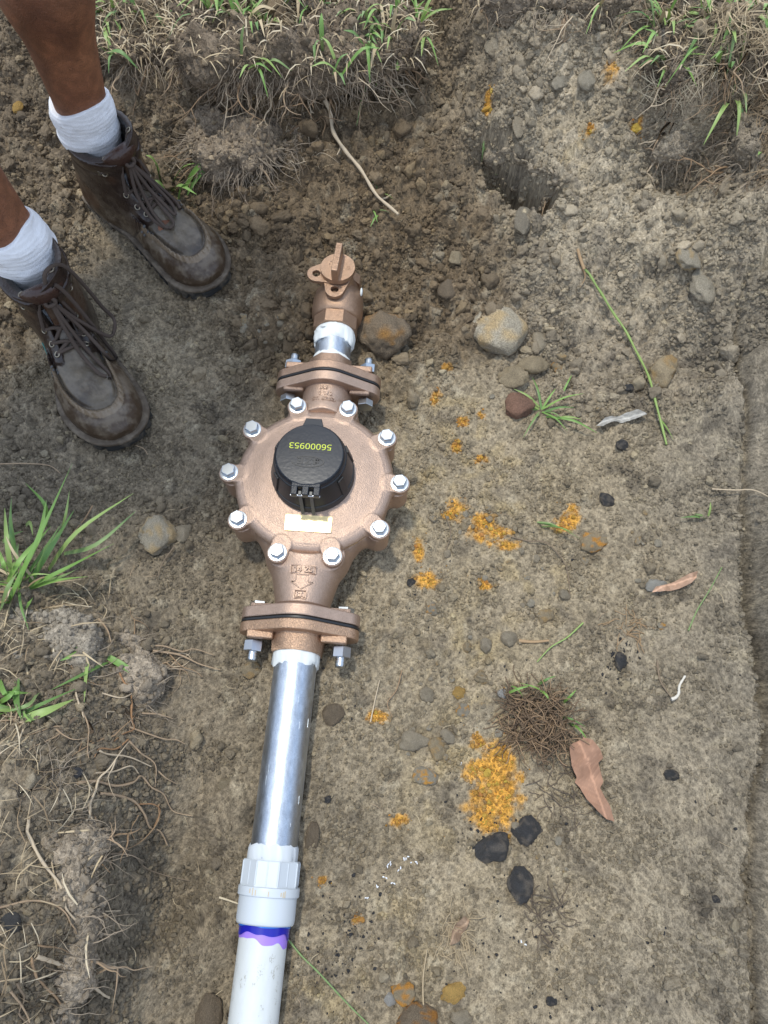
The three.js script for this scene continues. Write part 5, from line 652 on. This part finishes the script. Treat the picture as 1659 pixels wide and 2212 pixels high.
// --- sods: torn turf blocks with hanging roots
function wander(p, d, len, steps, jit, grav) { const pts = [p.clone()]; let q = p.clone(); d = d.clone().normalize(); for (let i = 0; i < steps; i++) { d.add(V(rj(jit), rj(jit) - grav, rj(jit))).normalize(); q = q.clone().addScaledVector(d, len / steps); const f = gh(q.x, q.z) + 0.0015; if (q.y < f) q.y = f; pts.push(q); } return pts; }
function sod(name, label, u, v, h, rx, ry, rz, seed, o) {
  const t = thing(name, label, 'sod'), c = o.at || G(u, v, h);
  const g = new THREE.IcosahedronGeometry(1, 27), cc = o.col || [0.12, 0.095, 0.07], C = []; { const p = g.attributes.position; for (let i = 0; i < p.count; i++) { let x = p.getX(i), y = p.getY(i), z = p.getZ(i); const f = Math.pow(Math.pow(Math.abs(x), 3) + Math.pow(Math.abs(y), 3) + Math.pow(Math.abs(z), 3), -1 / 3); x *= f * rx; y *= f * ry; z *= f * rz; const n = V(x / rx / rx, y / ry / ry, z / rz / rz).normalize(); const b = (fbm3(x * 16 + seed, y * 16, z * 16, 2) - 0.5) * 0.07 + (fbm3(x * 48, y * 48 + seed, z * 48, 3) - 0.5) * 0.032 + Math.abs(fbm3(x * 130, y * 130, z * 130 + seed, 2) - 0.5) * 0.016 * (o.rough || 1); const q = V(x, y, z).addScaledVector(n, b - 0.006); p.setXYZ(i, q.x, q.y, q.z); const k = 0.6 + 0.8 * fbm3(x * 60, y * 60, z * 60, 4); C.push(k, k, k); } g.setAttribute('color', new THREE.Float32BufferAttribute(C, 3)); g.computeVertexNormals(); boxUV(smoothNormals(g), 0.21); }
  const soil = mesh('soil', g, rockM(cc, 0.003, 1), t); soil.position.copy(c); soil.rotation.y = o.turn || 0;
  { const p = g.attributes.position, n = g.attributes.normal; for (let k = 0; k < 5200 * rx * rz / 0.01; k++) { const i = Math.floor(RP() * p.count); if (n.getY(i) < -0.35) continue; const rad = 0.001 + 0.0032 * RP() ** 3 + (RP() > 0.985 ? 0.004 : 0), w = V(p.getX(i), p.getY(i), p.getZ(i)).applyAxisAngle(V(0, 1, 0), o.turn || 0).add(c); CRUMB(w.add(V(rj(0.002), rad * 0.3, rj(0.002))), rad, [cc[0] * 1.25, cc[1] * 1.25, cc[2] * 1.25], [3, 4, 5]); } }
  // hair roots over its face, too fine to pick apart
  const hair = []; for (let i = 0; i < (o.hair || 160); i++) { const a = o.arc[0] + RP() * (o.arc[1] - o.arc[0]), e = -0.75 + RP() * 1.2, d = V(Math.cos(a) * Math.cos(e), Math.sin(e), Math.sin(a) * Math.cos(e)), p = c.clone().add(V(d.x * rx * 0.9, d.y * ry * 0.9, d.z * rz * 0.9).applyAxisAngle(V(0, 1, 0), o.turn || 0)); const pts = wander(p, d.add(V(0, -0.3, 0)), 0.02 + RP() * 0.05, 6, 0.55, 0.12), r = 0.0004 + RP() * 0.0006; hair.push(tube(pts, (s) => r * (1.1 - s), 4, 9)); }
  const hm = mesh('root_hair', merged(hair), hairP, t); hm.userData.kind = 'stuff';
  for (let i = 0; i < (o.roots || 14); i++) { const a = lerp(o.arc[0], o.arc[1], RP()), e = -0.6 + RP() * 0.6, d = V(Math.cos(a) * Math.cos(e), Math.sin(e), Math.sin(a) * Math.cos(e)), p = c.clone().add(V(d.x * rx * 0.85, d.y * ry * 0.85, d.z * rz * 0.85).applyAxisAngle(V(0, 1, 0), o.turn || 0)); const L = 0.05 + RP() * 0.07, main = wander(p, d.add(V(0, -0.2, 0)), L, 9, 0.42, 0.1), r = 0.0009 + RP() * 0.0012, br = [tube(main, (s) => r * (1.15 - s), 5, 22)]; for (let b = 0; b < 3; b++) { const k = 2 + Math.floor(RP() * 6); br.push(tube(wander(main[k], V(rj(1), -0.2 + rj(0.5), rj(1)), L * 0.4, 5, 0.5, 0.05), (s) => r * 0.6 * (1.1 - s), 4, 9)); } mesh('root', merged(br), rootM[i % 4], t); }
  { const p = g.attributes.position, n = g.attributes.normal, tops = []; for (let i = 0; i < p.count; i += 7) if (n.getY(i) > 0.25) tops.push(V(p.getX(i), p.getY(i), p.getZ(i)).applyAxisAngle(V(0, 1, 0), o.turn || 0).add(c));
    const th = []; for (let i = 0; i < (o.thatch || 0); i++) { const q = tops[Math.floor(RP() * tops.length)].clone(), a = RP() * 6.283, l = 0.012 + RP() * 0.03, d = V(Math.cos(a), rj(0.35) + 0.1, Math.sin(a)); th.push(blade([q, q.clone().addScaledVector(d, l * 0.5).add(V(0, 0.004 + RP() * 0.006, 0)), q.clone().addScaledVector(d, l)], 0.0014 + RP() * 0.0012, i, 3)); }
    if (th.length) { const k = Math.floor(th.length / 3); for (let j = 0; j < 3; j++) mesh('thatch', merged(th.slice(j * k, j * k + k)), strawM[j], t).userData.kind = 'stuff'; }
    for (let i = 0; i < (o.tufts || 0); i++) tuft(t, tops[Math.floor(RP() * tops.length)].clone(), 4 + Math.floor(RP() * 5), o.tall || 0.06, 1.0, 0.0066, grassM.concat(grassM, strawM.slice(0, 2)), V(0, 0, 0.25)); }
  for (const [gu, gv, n, len] of o.grass || []) { const p = G(gu, gv, h + ry * 0.75), f = gh(p.x, p.z); p.y = Math.max(f, Math.min(p.y, c.y + ry * 0.8)); tuft(t, p, n, len, 0.95, 0.0042, grassM.concat(grassM, strawM.slice(0, 2)), V(0, 0, 0.15)); }
  shade(t); return t;
}
sod('sod', 'long torn sod with hanging roots and green grass above the long pale root', 630, 90, 0.162, 0.185, 0.045, 0.08, 301, { arc: [0.25, 2.9], hair: 420, roots: 34, thatch: 480, tufts: 26, tall: 0.065, col: [0.15, 0.115, 0.078], grass: [[600, 10, 12, 0.08], [680, 0, 12, 0.08], [540, 10, 8, 0.07]] });
sod('sod', 'fallen root matted sod with grass sticking out beside the boot', 520, 310, 0.065, 0.085, 0.036, 0.055, 302, { arc: [-0.3, 3.4], hair: 300, roots: 16, col: [0.21, 0.165, 0.115], rough: 0.8 });
sod('sod', 'small sod with dry grass above the shadowed hole behind the leg', 320, 85, 0.125, 0.07, 0.035, 0.06, 303, { arc: [0, 3.1], hair: 140, roots: 10, thatch: 220, tufts: 5, tall: 0.055, col: [0.15, 0.115, 0.078] });
sod('sod', 'thick overhanging sod with tall green grass on the right bank', 1595, 120, 0.185, 0.125, 0.05, 0.09, 304, { arc: [1.0, 3.6], hair: 300, roots: 22, thatch: 520, tufts: 24, tall: 0.085, col: [0.14, 0.11, 0.078] });
sod('sod', 'dark crumbling sod below the right bank grass', 1650, 340, 0.14, 0.05, 0.045, 0.09, 305, { arc: [1.6, 4.2], hair: 160, roots: 14, col: [0.17, 0.14, 0.1], rough: 0.8, tufts: 2 });
sod('earth_block', 'grey earth face of the shadowed pit in the spoil heap', 1142, 352, 0.05, 0.06, 0.05, 0.013, 311, { at: V(PIT.ax + PIT.dx * 0.56 + PIT.dz / PIT.l * 0.007, 0.05, PIT.az + PIT.dz * 0.56 - PIT.dx / PIT.l * 0.007), arc: [0.4, 2.6], hair: 1, roots: 1, col: [0.23, 0.19, 0.135], rough: 0.5, turn: -Math.atan2(PIT.dz, PIT.dx) });
sod('sod', 'pale crumbly earth mass under the right bank sod', 1500, 300, 0.1, 0.065, 0.05, 0.055, 310, { arc: [0.4, 3.4], hair: 120, roots: 10, col: [0.24, 0.2, 0.145], rough: 0.9 });
sod('sod', 'earthy sod with hanging rootlets on the upper right bank', 1250, -5, 0.19, 0.16, 0.034, 0.05, 306, { arc: [0.4, 2.8], hair: 200, roots: 18, thatch: 120, tufts: 4, col: [0.17, 0.135, 0.095] });
sod('sod', 'rooty earth block at the top of the left bank', 30, 1990, 0.108, 0.065, 0.035, 0.15, 307, { arc: [-1.4, 1.7], hair: 260, roots: 12, col: [0.25, 0.205, 0.15], rough: 0.45, thatch: 30 });
sod('sod', 'grey earth block under the long grass on the left bank', 40, 1440, 0.06, 0.085, 0.032, 0.06, 308, { arc: [-1.2, 1.8], hair: 120, roots: 7, col: [0.25, 0.215, 0.165], rough: 0.4, thatch: 30, grass: [[60, 1560, 8, 0.06]] });
sod('sod', 'grey earth lump with fine roots in the middle of the left bank', 240, 1480, 0.022, 0.05, 0.024, 0.05, 309, { arc: [-1.3, 1.9], hair: 100, roots: 6, col: [0.25, 0.205, 0.15], rough: 0.4 });
{ const t = thing('grass_clump', 'broad green blades poking out under the fallen sod beside the boot', 'grass'); [[395, 415, 470, 335, 6], [370, 395, 440, 350, 5], [400, 420, 500, 338, 4.5], [345, 370, 315, 335, 4], [385, 430, 420, 395, 5], [370, 410, 425, 420, 5], [350, 395, 340, 350, 4], [360, 420, 330, 390, 4], [430, 390, 495, 345, 3.4]].forEach(([a, b, c, d, w], i) => bladePx(t, [a, b], [c, d], 0.03, w * 0.0018, grassM[i % 4], 0.012)); shade(t); }
for (const [label, u, v, list] of [['few green blades on the slope right of the long pale root', 805, 230, [[800, 175, 770, 272], [835, 190, 862, 205], [815, 160, 805, 115], [808, 195, 870, 200], [810, 190, 835, 150], [790, 205, 772, 262]]], ['small green sprig at the lower end of the long pale root', 820, 400, [[815, 410, 800, 385], [820, 420, 850, 430], [812, 455, 845, 462], [818, 465, 800, 490], [806, 455, 815, 480]]], ['dark green leaves hanging in the pit of the heap', 1050, 340, [[1042, 310, 1050, 345], [1060, 350, 1078, 362], [1045, 305, 1040, 350], [1058, 380, 1075, 378]]], ['green grass tuft lying beside the reddish stone', 1165, 880, [[1170, 885, 1150, 815], [1165, 880, 1110, 840], [1165, 890, 1130, 945], [1170, 890, 1225, 930], [1170, 885, 1260, 850], [1175, 890, 1240, 880], [1165, 885, 1120, 870], [1165, 895, 1150, 910], [1180, 900, 1290, 935], [1170, 885, 1200, 840], [1160, 885, 1105, 890], [1195, 905, 1255, 905], [1180, 890, 1215, 905], [1210, 860, 1235, 810]]], ['thin green sprig on the right floor near the wall', 1530, 1110, [[1525, 1120, 1470, 1118], [1530, 1115, 1535, 1085], [1525, 1120, 1500, 1110]]], ['pale green straw pointing at the ochre crusted clod', 1200, 1145, [[1165, 1130, 1255, 1165], [1170, 1138, 1240, 1150], [1160, 1128, 1215, 1142]]]]) { const t = thing('grass_sprig', label, 'grass'); list.forEach(([a, b, c, d], i) => { const p = hit(a, b, 0.001), q = hit(c, d, 0.01), l = p.distanceTo(q); mesh('blade', blade([p, p.clone().lerp(q, 0.5).add(V(0, l * 0.16, 0)), q], 0.0026 + l * 0.02, i * 5 + 1), grassM[(i + 2) % 5], t); }); shade(t); }
// --- single roots, stems and straws
function strand(name, label, category, px, r0, r1, mat, o = {}) { const pts = px.map(([u, v], i) => hit(u, v, (o.lift || 0.003) + (o.arch || 0) * Math.sin(i / (px.length - 1) * Math.PI))); for (let i = 1; i < pts.length - 1; i++) pts[i].add(V(rj(0.002), 0, rj(0.002))); const cu = new THREE.CatmullRomCurve3(pts, false, 'centripetal'), nn = Math.max(12, Math.round(cu.getLength() / 0.006)), fine = []; for (let i = 0; i <= nn; i++) { const p = cu.getPoint(i / nn); let f = -1; for (const [a, b] of [[0, 0], [0.003, 0], [-0.003, 0], [0, 0.003], [0, -0.003]]) f = Math.max(f, gh(p.x + a, p.z + b)); p.y = Math.max(p.y, f + r0 * 0.7); fine.push(p); } if (o.stiff) { const y = fine.map((p) => p.y), mx = y.map((_, i) => Math.max(...y.slice(Math.max(0, i - 3), i + 4))); fine.forEach((p, i) => { const w = mx.slice(Math.max(0, i - 5), i + 6); p.y = w.reduce((a, b) => a + b, 0) / w.length; }); } const list = [tube(fine, (t) => lerp(r0, r1, t) * (1 + 0.14 * Math.sin(t * 57 + r0 * 9e4)), 7, nn * 2)]; const t = tag(mesh(name, list[0], mat), label, category, o.group); for (const b of o.branches || []) { const m = mesh('rootlet', tube(b.map(([u, v], i) => hit(u, v, (o.lift || 0.003))), (s) => r1 * lerp(1.1, 0.4, s), 5, b.length * 5), mat, t); } shade(t); return t; }
strand('root', 'long pale straight root stalk hanging down the brown slope', 'root', [[632, 132], [668, 172], [698, 215], [712, 258], [722, 290], [748, 335], [778, 378], [812, 425], [860, 478]], 0.0036, 0.0022, rootM[2], { lift: 0.006, stiff: true, branches: [[[722, 290], [735, 315], [728, 335]], [[812, 425], [832, 428], [845, 420]]] });
strand('root', 'forked woody root at the top of the slope', 'root', [[820, -5], [817, 36], [803, 92], [777, 131], [751, 143], [722, 135]], 0.0026, 0.0016, rootM[2], { lift: 0.012, branches: [[[803, 92], [828, 58], [866, 36], [905, 10]], [[803, 95], [828, 128], [866, 135], [900, 130]], [[790, 115], [780, 170], [790, 215]]] });
const GR = 'roots hanging over the left bank';
[[C7, [[185, 740], [200, 860], [260, 1010], [380, 1190], [440, 1340], [580, 1480], [600, 1550], [655, 1630]], 0.0022, 0.0009, 2, 'long straight yellowish root, longest on the left bank'], [C7, [[240, 1630], [370, 1660], [480, 1730], [620, 1830], [710, 1900]], 0.0026, 0.0014, 2, 'thick pale root low on the left bank'],
 [C7, [[500, 515], [640, 515], [740, 540], [860, 500], [920, 455], [990, 550], [1060, 590], [1130, 690], [1245, 725]], 0.0019, 0.0006, 0], [C7, [[650, 580], [790, 590], [870, 640], [920, 720], [980, 800], [1050, 820], [1085, 915]], 0.002, 0.0009, 0], [C7, [[640, 300], [690, 315], [850, 350], [980, 405]], 0.0018, 0.0007, 2], [C7, [[840, 240], [930, 310], [1000, 400], [1005, 540]], 0.0015, 0.0005, 0], [C7, [[640, 1000], [770, 960], [880, 980], [930, 1060], [1060, 1110], [1225, 1145]], 0.0014, 0.0006, 3], [C7, [[840, 150], [920, 180], [1060, 230], [1130, 240], [1200, 260]], 0.0015, 0.0006, 0], [C7, [[620, 730], [660, 850], [655, 960], [740, 1075]], 0.0012, 0.0006, 0], [C7, [[520, 0], [560, 150], [575, 350]], 0.0015, 0.0006, 0], [C7, [[520, 1335], [640, 1330], [795, 1335]], 0.0015, 0.0006, 2], [C7, [[210, 1640], [260, 1800], [350, 1920], [410, 2000], [400, 2074]], 0.0015, 0.0008, 1], [C7, [[1030, 650], [1020, 760], [920, 870], [780, 960]], 0.0011, 0.0005, 1], [C7, [[900, 720], [870, 820], [880, 880]], 0.0009, 0.0005, 1], [C7, [[0, 1320], [240, 1270], [400, 1330], [470, 1450], [540, 1510]], 0.0014, 0.0006, 0], [C7, [[620, 450], [740, 440], [850, 390], [900, 450]], 0.0014, 0.0007, 2], [C7, [[860, 0], [850, 90], [880, 160], [800, 180], [740, 240]], 0.0016, 0.0008, 4], [C7, [[740, 50], [680, 60], [690, 90]], 0.001, 0.0005, 2], [C7, [[920, 60], [1020, 70], [1120, 95]], 0.0015, 0.0005, 0], [C7, [[830, 230], [760, 290], [650, 300], [610, 350]], 0.0014, 0.0006, 4], [C7, [[1020, 430], [1080, 480], [1150, 520]], 0.0012, 0.0005, 0], [C7, [[880, 650], [990, 650], [1040, 690], [1000, 790]], 0.001, 0.0005, 4], [C7, [[470, 930], [550, 990], [650, 980]], 0.0012, 0.0006, 4], [C7, [[60, 1850], [150, 1950], [200, 2060]], 0.0014, 0.0008, 0], [C7, [[250, 1560], [380, 1560], [490, 1610]], 0.0012, 0.0005, 1], [C7, [[120, 1800], [170, 1900], [140, 1990], [190, 2074]], 0.0014, 0.0008, 3], [C7, [[410, 1180], [460, 1250], [520, 1330], [540, 1420]], 0.0011, 0.0006, 1],
 [C6, [[950, 1335], [1060, 1345], [1180, 1360], [1240, 1350], [1390, 1395]], 0.0015, 0.0005, 0], [C6, [[990, 1365], [1150, 1390], [1220, 1420], [1300, 1440], [1430, 1490]], 0.0018, 0.0007, 0], [C6, [[1100, 1390], [1180, 1460], [1260, 1490], [1310, 1535]], 0.001, 0.0005, 1], [C6, [[1000, 1440], [1140, 1475], [1100, 1500]], 0.001, 0.0005, 3], [C6, [[640, 1160], [690, 1240], [720, 1310]], 0.0018, 0.0008, 0], [C6, [[760, 1470], [800, 1560], [850, 1600], [860, 1740]], 0.0015, 0.0008, 4], [C6, [[660, 1640], [780, 1660], [860, 1640]], 0.0012, 0.0007, 2], [C6, [[480, 1570], [510, 1680], [550, 1800]], 0.0017, 0.0008, 2], [C6, [[0, 155], [180, 145], [330, 165], [390, 215]], 0.0012, 0.0007, 0], [C6, [[600, 425], [540, 510], [440, 640]], 0.0015, 0.0006, 1], [C6, [[1130, 690], [1060, 790], [1020, 890]], 0.0012, 0.0006, 3], [C6, [[880, 35], [930, 65], [958, 95]], 0.001, 0.0006, 0]
].forEach(([C, p, a, b, m, l]) => strand('root', l || 'thin crooked root spilling from the left bank', 'root', p.map((q) => C(...q)), a * 0.78, b * 0.8, rootM[m], { lift: 0.005, arch: 0.004, group: GR }));
{ const s = strand('long_grass', 'long jointed green grass stem lying across the right floor', 'grass stem', [[1262, 580], [1275, 610], [1310, 668], [1355, 740], [1390, 810], [1415, 870], [1440, 960]], 0.0018, 0.0016, grassM[3], { lift: 0.004, stiff: true }); const q = mesh('root_end', tube([[1248, 538], [1254, 560], [1262, 582]].map(([u, v]) => hit(u, v, 0.006)), (t) => 0.0024, 6, 8), strawM[4], s); mesh('rootlet', tube([[1258, 575], [1264, 600], [1248, 628]].map(([u, v]) => hit(u, v, 0.005)), (t) => 0.0014 * (1.2 - t), 5, 8), strawM[4], s); mesh('blade', blade([hit(1425, 905, 0.004), hit(1440, 925, 0.006), hit(1455, 950, 0.004)], 0.004, 3), grassM[1], s); shade(s); }
for (const [l, p, r, m] of [['thin green straw running from under the white pipe', [[622, 2028], [655, 2062], [690, 2098], [730, 2140], [760, 2170], [800, 2215]], 0.0011, grassM[4]], ['short yellow straw poking out left of the adapter', [[476, 1938], [495, 1945], [518, 1953]], 0.0012, strawM[2]], ['pale horizontal root sticking out of the right wall', [[1530, 1065], [1580, 1066], [1620, 1068], [1662, 1074]], 0.001, rootM[2]], ['white curled root bit on the right floor', [[1448, 1512], [1460, 1510], [1468, 1496], [1466, 1480], [1480, 1460]], 0.0022, std(0.62, 0.58, 0.5, 0.7)], ['thin pale green straw leaning to the right wall', [[1487, 1362], [1505, 1320], [1530, 1275], [1560, 1225]], 0.001, grassM[4]], ['dark twig with wisps above the curled root bit', [[1418, 1428], [1425, 1470], [1440, 1495], [1452, 1512]], 0.0013, rootM[3]], ['orange brown straw beside the green twig', [[1120, 1385], [1150, 1388], [1185, 1385]], 0.0022, strawM[4]], ['green flowering twig above the root ball', [[1260, 1345], [1225, 1375], [1190, 1400], [1160, 1430]], 0.0011, grassM[3]], ['brown bent twig right of the ochre patches', [[1105, 1160], [1140, 1172], [1175, 1172], [1200, 1190], [1225, 1225], [1232, 1290]], 0.001, rootM[3]], ['thin brown root lying by the meter', [[963, 1190], [975, 1150], [960, 1110]], 0.0008, rootM[3]], ['fine brown root ring on the floor by the galvanized pipe', [[868, 1450], [858, 1490], [840, 1520], [848, 1550]], 0.0008, rootM[1]], ['pale vertical straw right of the galvanized pipe', [[800, 1560], [808, 1510], [820, 1470]], 0.0009, rootM[2]], ['straw bent at the bottom of the floor', [[915, 2190], [918, 2120], [922, 2050]], 0.001, strawM[1]]]) strand('straw', l, 'straw', p, r, r * 0.6, m, { lift: 0.0025, stiff: true });
// --- ball of fine brown roots with a few green blades
{
  const t = thing('root_ball', 'tangled ball of fine brown roots with short green blades', 'roots'), c = hit(1160, 1560), L = [];
  for (let i = 0; i < 260; i++) { const a = RP() * 6.283, r = 0.004 + 0.034 * Math.sqrt(RP()), p = V(c.x + Math.cos(a) * r, c.y + 0.002 + RP() * 0.016 * (1 - r / 0.045), c.z + Math.sin(a) * r * 0.95), b = RP() * 6.283; L.push(tube(wander(p, V(Math.cos(b), rj(0.3), Math.sin(b)), 0.022 + RP() * 0.022, 7, 0.5, 0.04), 0.0004 + RP() * 0.0003, 4, 12)); }
  mesh('roots', merged(L), std(0.17, 0.115, 0.07, 1), t).userData.kind = 'stuff';
  const L2 = []; for (let i = 0; i < 60; i++) { const a = RP() * 6.283; L2.push(tube(wander(c.clone().add(V(rj(0.03), 0.008, rj(0.03))), V(Math.cos(a), 0.1, Math.sin(a)), 0.03, 7, 0.5, 0.03), 0.0006, 4, 12)); } mesh('roots', merged(L2), rootM[1], t).userData.kind = 'stuff';
  [[1100, 1480, 1130, 1505], [1165, 1490, 1190, 1520], [1200, 1545, 1265, 1570], [1215, 1520, 1245, 1490], [1180, 1500, 1120, 1475], [1160, 1480, 1200, 1460], [1230, 1560, 1270, 1600], [1090, 1500, 1150, 1480]].forEach(([a, b, e, d], i) => bladePx(t, [a, b], [e, d], 0.012, 0.0034, grassM[i % 3], 0.01)); shade(t);
}
for (const [label, u, v, n, rad, col] of [['pale wisp of torn fibres near the ochre tipped stone', 1355, 1355, 26, 0.016, strawM[4]], ['dark fibrous smudge of roots on the lower floor', 1180, 1985, 40, 0.018, hairM], ['dry bark and fibre fragments on the lower floor', 990, 2020, 34, 0.018, strawM[1]], ['fine root wisps beside the leaf', 1210, 1720, 36, 0.03, hairM]]) { const c = hit(u, v), L = []; for (let i = 0; i < n; i++) { const b = RP() * 6.283; L.push(tube(wander(c.clone().add(V(rj(rad), 0.002, rj(rad))), V(Math.cos(b), rj(0.2), Math.sin(b)), 0.012 + RP() * 0.016, 5, 0.45, 0.02), 0.0005, 4, 8)); } shade(tag(mesh('fibre_wisp', merged(L), col), label, 'fibres', null, 'stuff')); }
// --- dead leaves: curled sheets with a midrib
function leaf(label, outline, mid, mat, curl, rib) {
  const P = outline.map(([u, v]) => G(u, v, 0)), c = P.reduce((s, p) => s.add(p), V(0, 0, 0)).multiplyScalar(1 / P.length), d = G(...mid[1], 0).sub(G(...mid[0], 0)).setY(0), len = d.length(); d.normalize(); const n = V(d.z, 0, -d.x);
  const sh = new THREE.Shape(P.map((p) => { const q = p.clone().sub(c); return new THREE.Vector2(q.dot(n), q.dot(d)); })); const pts = sh.getPoints(); const inside = (x, y) => { let r = false; for (let i = 0, j = pts.length - 1; i < pts.length; j = i++) if ((pts[i].y > y) !== (pts[j].y > y) && x < (pts[j].x - pts[i].x) * (y - pts[i].y) / (pts[j].y - pts[i].y) + pts[i].x) r = !r; return r; };
  // grid over the outline, rows clipped to it
  const ys = pts.map((p) => p.y), y0 = Math.min(...ys), y1 = Math.max(...ys), N = 60, M = 16, Q = [], I = [], C = [];
  for (let j = 0; j <= N; j++) { const y = lerp(y0 + 1e-4, y1 - 1e-4, j / N); let a = 1e9, b = -1e9; for (let i = 0, k = pts.length - 1; i < pts.length; k = i++) { const p = pts[i], q = pts[k]; if ((p.y > y) !== (q.y > y)) { const x = (q.x - p.x) * (y - p.y) / (q.y - p.y) + p.x; a = Math.min(a, x); b = Math.max(b, x); } } for (let i = 0; i <= M; i++) { const x = lerp(a, b, i / M), t = (y - y0) / (y1 - y0), mr = 0.0025 * Math.sin(t * 5), w = c.clone().addScaledVector(n, x).addScaledVector(d, y); const vein = Math.abs(((y * 1.0 + Math.abs(x - mr) * 0.9) / 0.0062 % 1 + 1) % 1 - 0.5); w.y = base0(w) + 0.0065 + curl * Math.abs(x - mr) * (0.5 + 0.6 * Math.sin(t * 7 + 1)) + 0.0035 * Math.sin(t * 9) + (vein < 0.08 ? -0.0005 : 0) + (fbm2(x * 90, y * 90, 2) - 0.5) * 0.004; Q.push(w.x, w.y, w.z); const k = (0.72 + 0.5 * fbm2(x * 120 + 3, y * 120, 4)) * (Math.abs(x - mr) < 0.0011 ? 1.5 : vein < 0.07 ? 1.18 : 1); C.push(rib[0] * k, rib[1] * k, rib[2] * k); } }
  for (let j = 0; j < N; j++) for (let i = 0; i < M; i++) { const a = j * (M + 1) + i, b = a + M + 1; I.push(a, b, a + 1, b, b + 1, a + 1); }
  // thickness: the same sheet again 0.4 mm below
  const nv = Q.length / 3; for (let i = 0; i < nv; i++) { Q.push(Q[3 * i], Q[3 * i + 1] - 0.0005, Q[3 * i + 2]); C.push(C[3 * i], C[3 * i + 1], C[3 * i + 2]); } const m = I.length; for (let i = 0; i < m; i += 3) I.push(I[i] + nv, I[i + 2] + nv, I[i + 1] + nv);
  const g = new THREE.BufferGeometry(); g.setAttribute('position', new THREE.Float32BufferAttribute(Q, 3)); g.setAttribute('color', new THREE.Float32BufferAttribute(C, 3)); g.setIndex(I); g.computeVertexNormals();
  return shade(tag(mesh('dead_leaf', g, mat), label, 'leaf'));
}
const base0 = (w) => { let s = 0; for (const [a, b] of [[0, 0], [0.012, 0], [-0.012, 0], [0, 0.012], [0, -0.012]]) s = Math.max(s, gh(w.x + a, w.z + b)); return s; };
const leafM = new THREE.MeshStandardMaterial({ vertexColors: true, roughness: 0.7, side: THREE.DoubleSide });
leaf('large torn reddish brown dead leaf on the right floor below the root ball', [[1226, 1612], [1240, 1604], [1250, 1612], [1256, 1594], [1275, 1600], [1290, 1622], [1299, 1640], [1288, 1648], [1297, 1672], [1302, 1690], [1294, 1702], [1302, 1722], [1312, 1742], [1322, 1775], [1306, 1770], [1285, 1752], [1265, 1728], [1252, 1702], [1240, 1690], [1244, 1680], [1230, 1655], [1225, 1630]], [[1250, 1600], [1318, 1772]], leafM, 0.22, [0.31, 0.17, 0.105]);
leaf('small narrow pinkish brown leaf beside the pale stone on the right', [[1400, 1287], [1406, 1277], [1425, 1271], [1450, 1262], [1475, 1252], [1492, 1247], [1490, 1260], [1478, 1272], [1455, 1279], [1425, 1286]], [[1400, 1286], [1492, 1250]], leafM, 0.3, [0.4, 0.25, 0.165]);
leaf('grey papery leaf strip near the end of the green stem', [[1284, 928], [1300, 915], [1325, 908], [1350, 902], [1370, 900], [1390, 908], [1372, 916], [1345, 919], [1315, 922], [1296, 934]], [[1284, 930], [1390, 906]], leafM, 0.5, [0.33, 0.315, 0.28]);
leaf('tan bark scrap on the lower trench floor', [[975, 2010], [985, 1992], [1000, 1975], [1012, 1985], [1005, 2005], [990, 2030], [970, 2040]], [[975, 2035], [1008, 1980]], leafM, 0.5, [0.25, 0.17, 0.11]);
// --- white plastic shavings by the adapter
{ const t = thing('plastic_shavings', 'tiny white plastic shavings on the earth right of the adapter', 'shavings', null, 'stuff'), L = []; for (const [u, v] of [[845, 1862], [870, 1852], [888, 1862], [862, 1880], [830, 1893], [848, 1908], [790, 1938], [815, 1915], [876, 1850], [1130, 2040], [995, 1650], [840, 1868], [896, 1858]]) for (let k = 0; k < 2; k++) { const p = hit(u + rj(4), v + rj(4), 0.001), a = RP() * 6.28; L.push(blade([p, p.clone().add(V(Math.cos(a) * 0.0015, 0.0012, Math.sin(a) * 0.0015)), p.clone().add(V(Math.cos(a) * 0.0024, 0.0006, Math.sin(a) * 0.003))], 0.0014, k, 3)); } mesh('shavings', merged(L), std(0.75, 0.78, 0.82, 0.5, { side: THREE.DoubleSide }), t); shade(t); }

CRUMBDONE();
renderer.render(scene, camera);
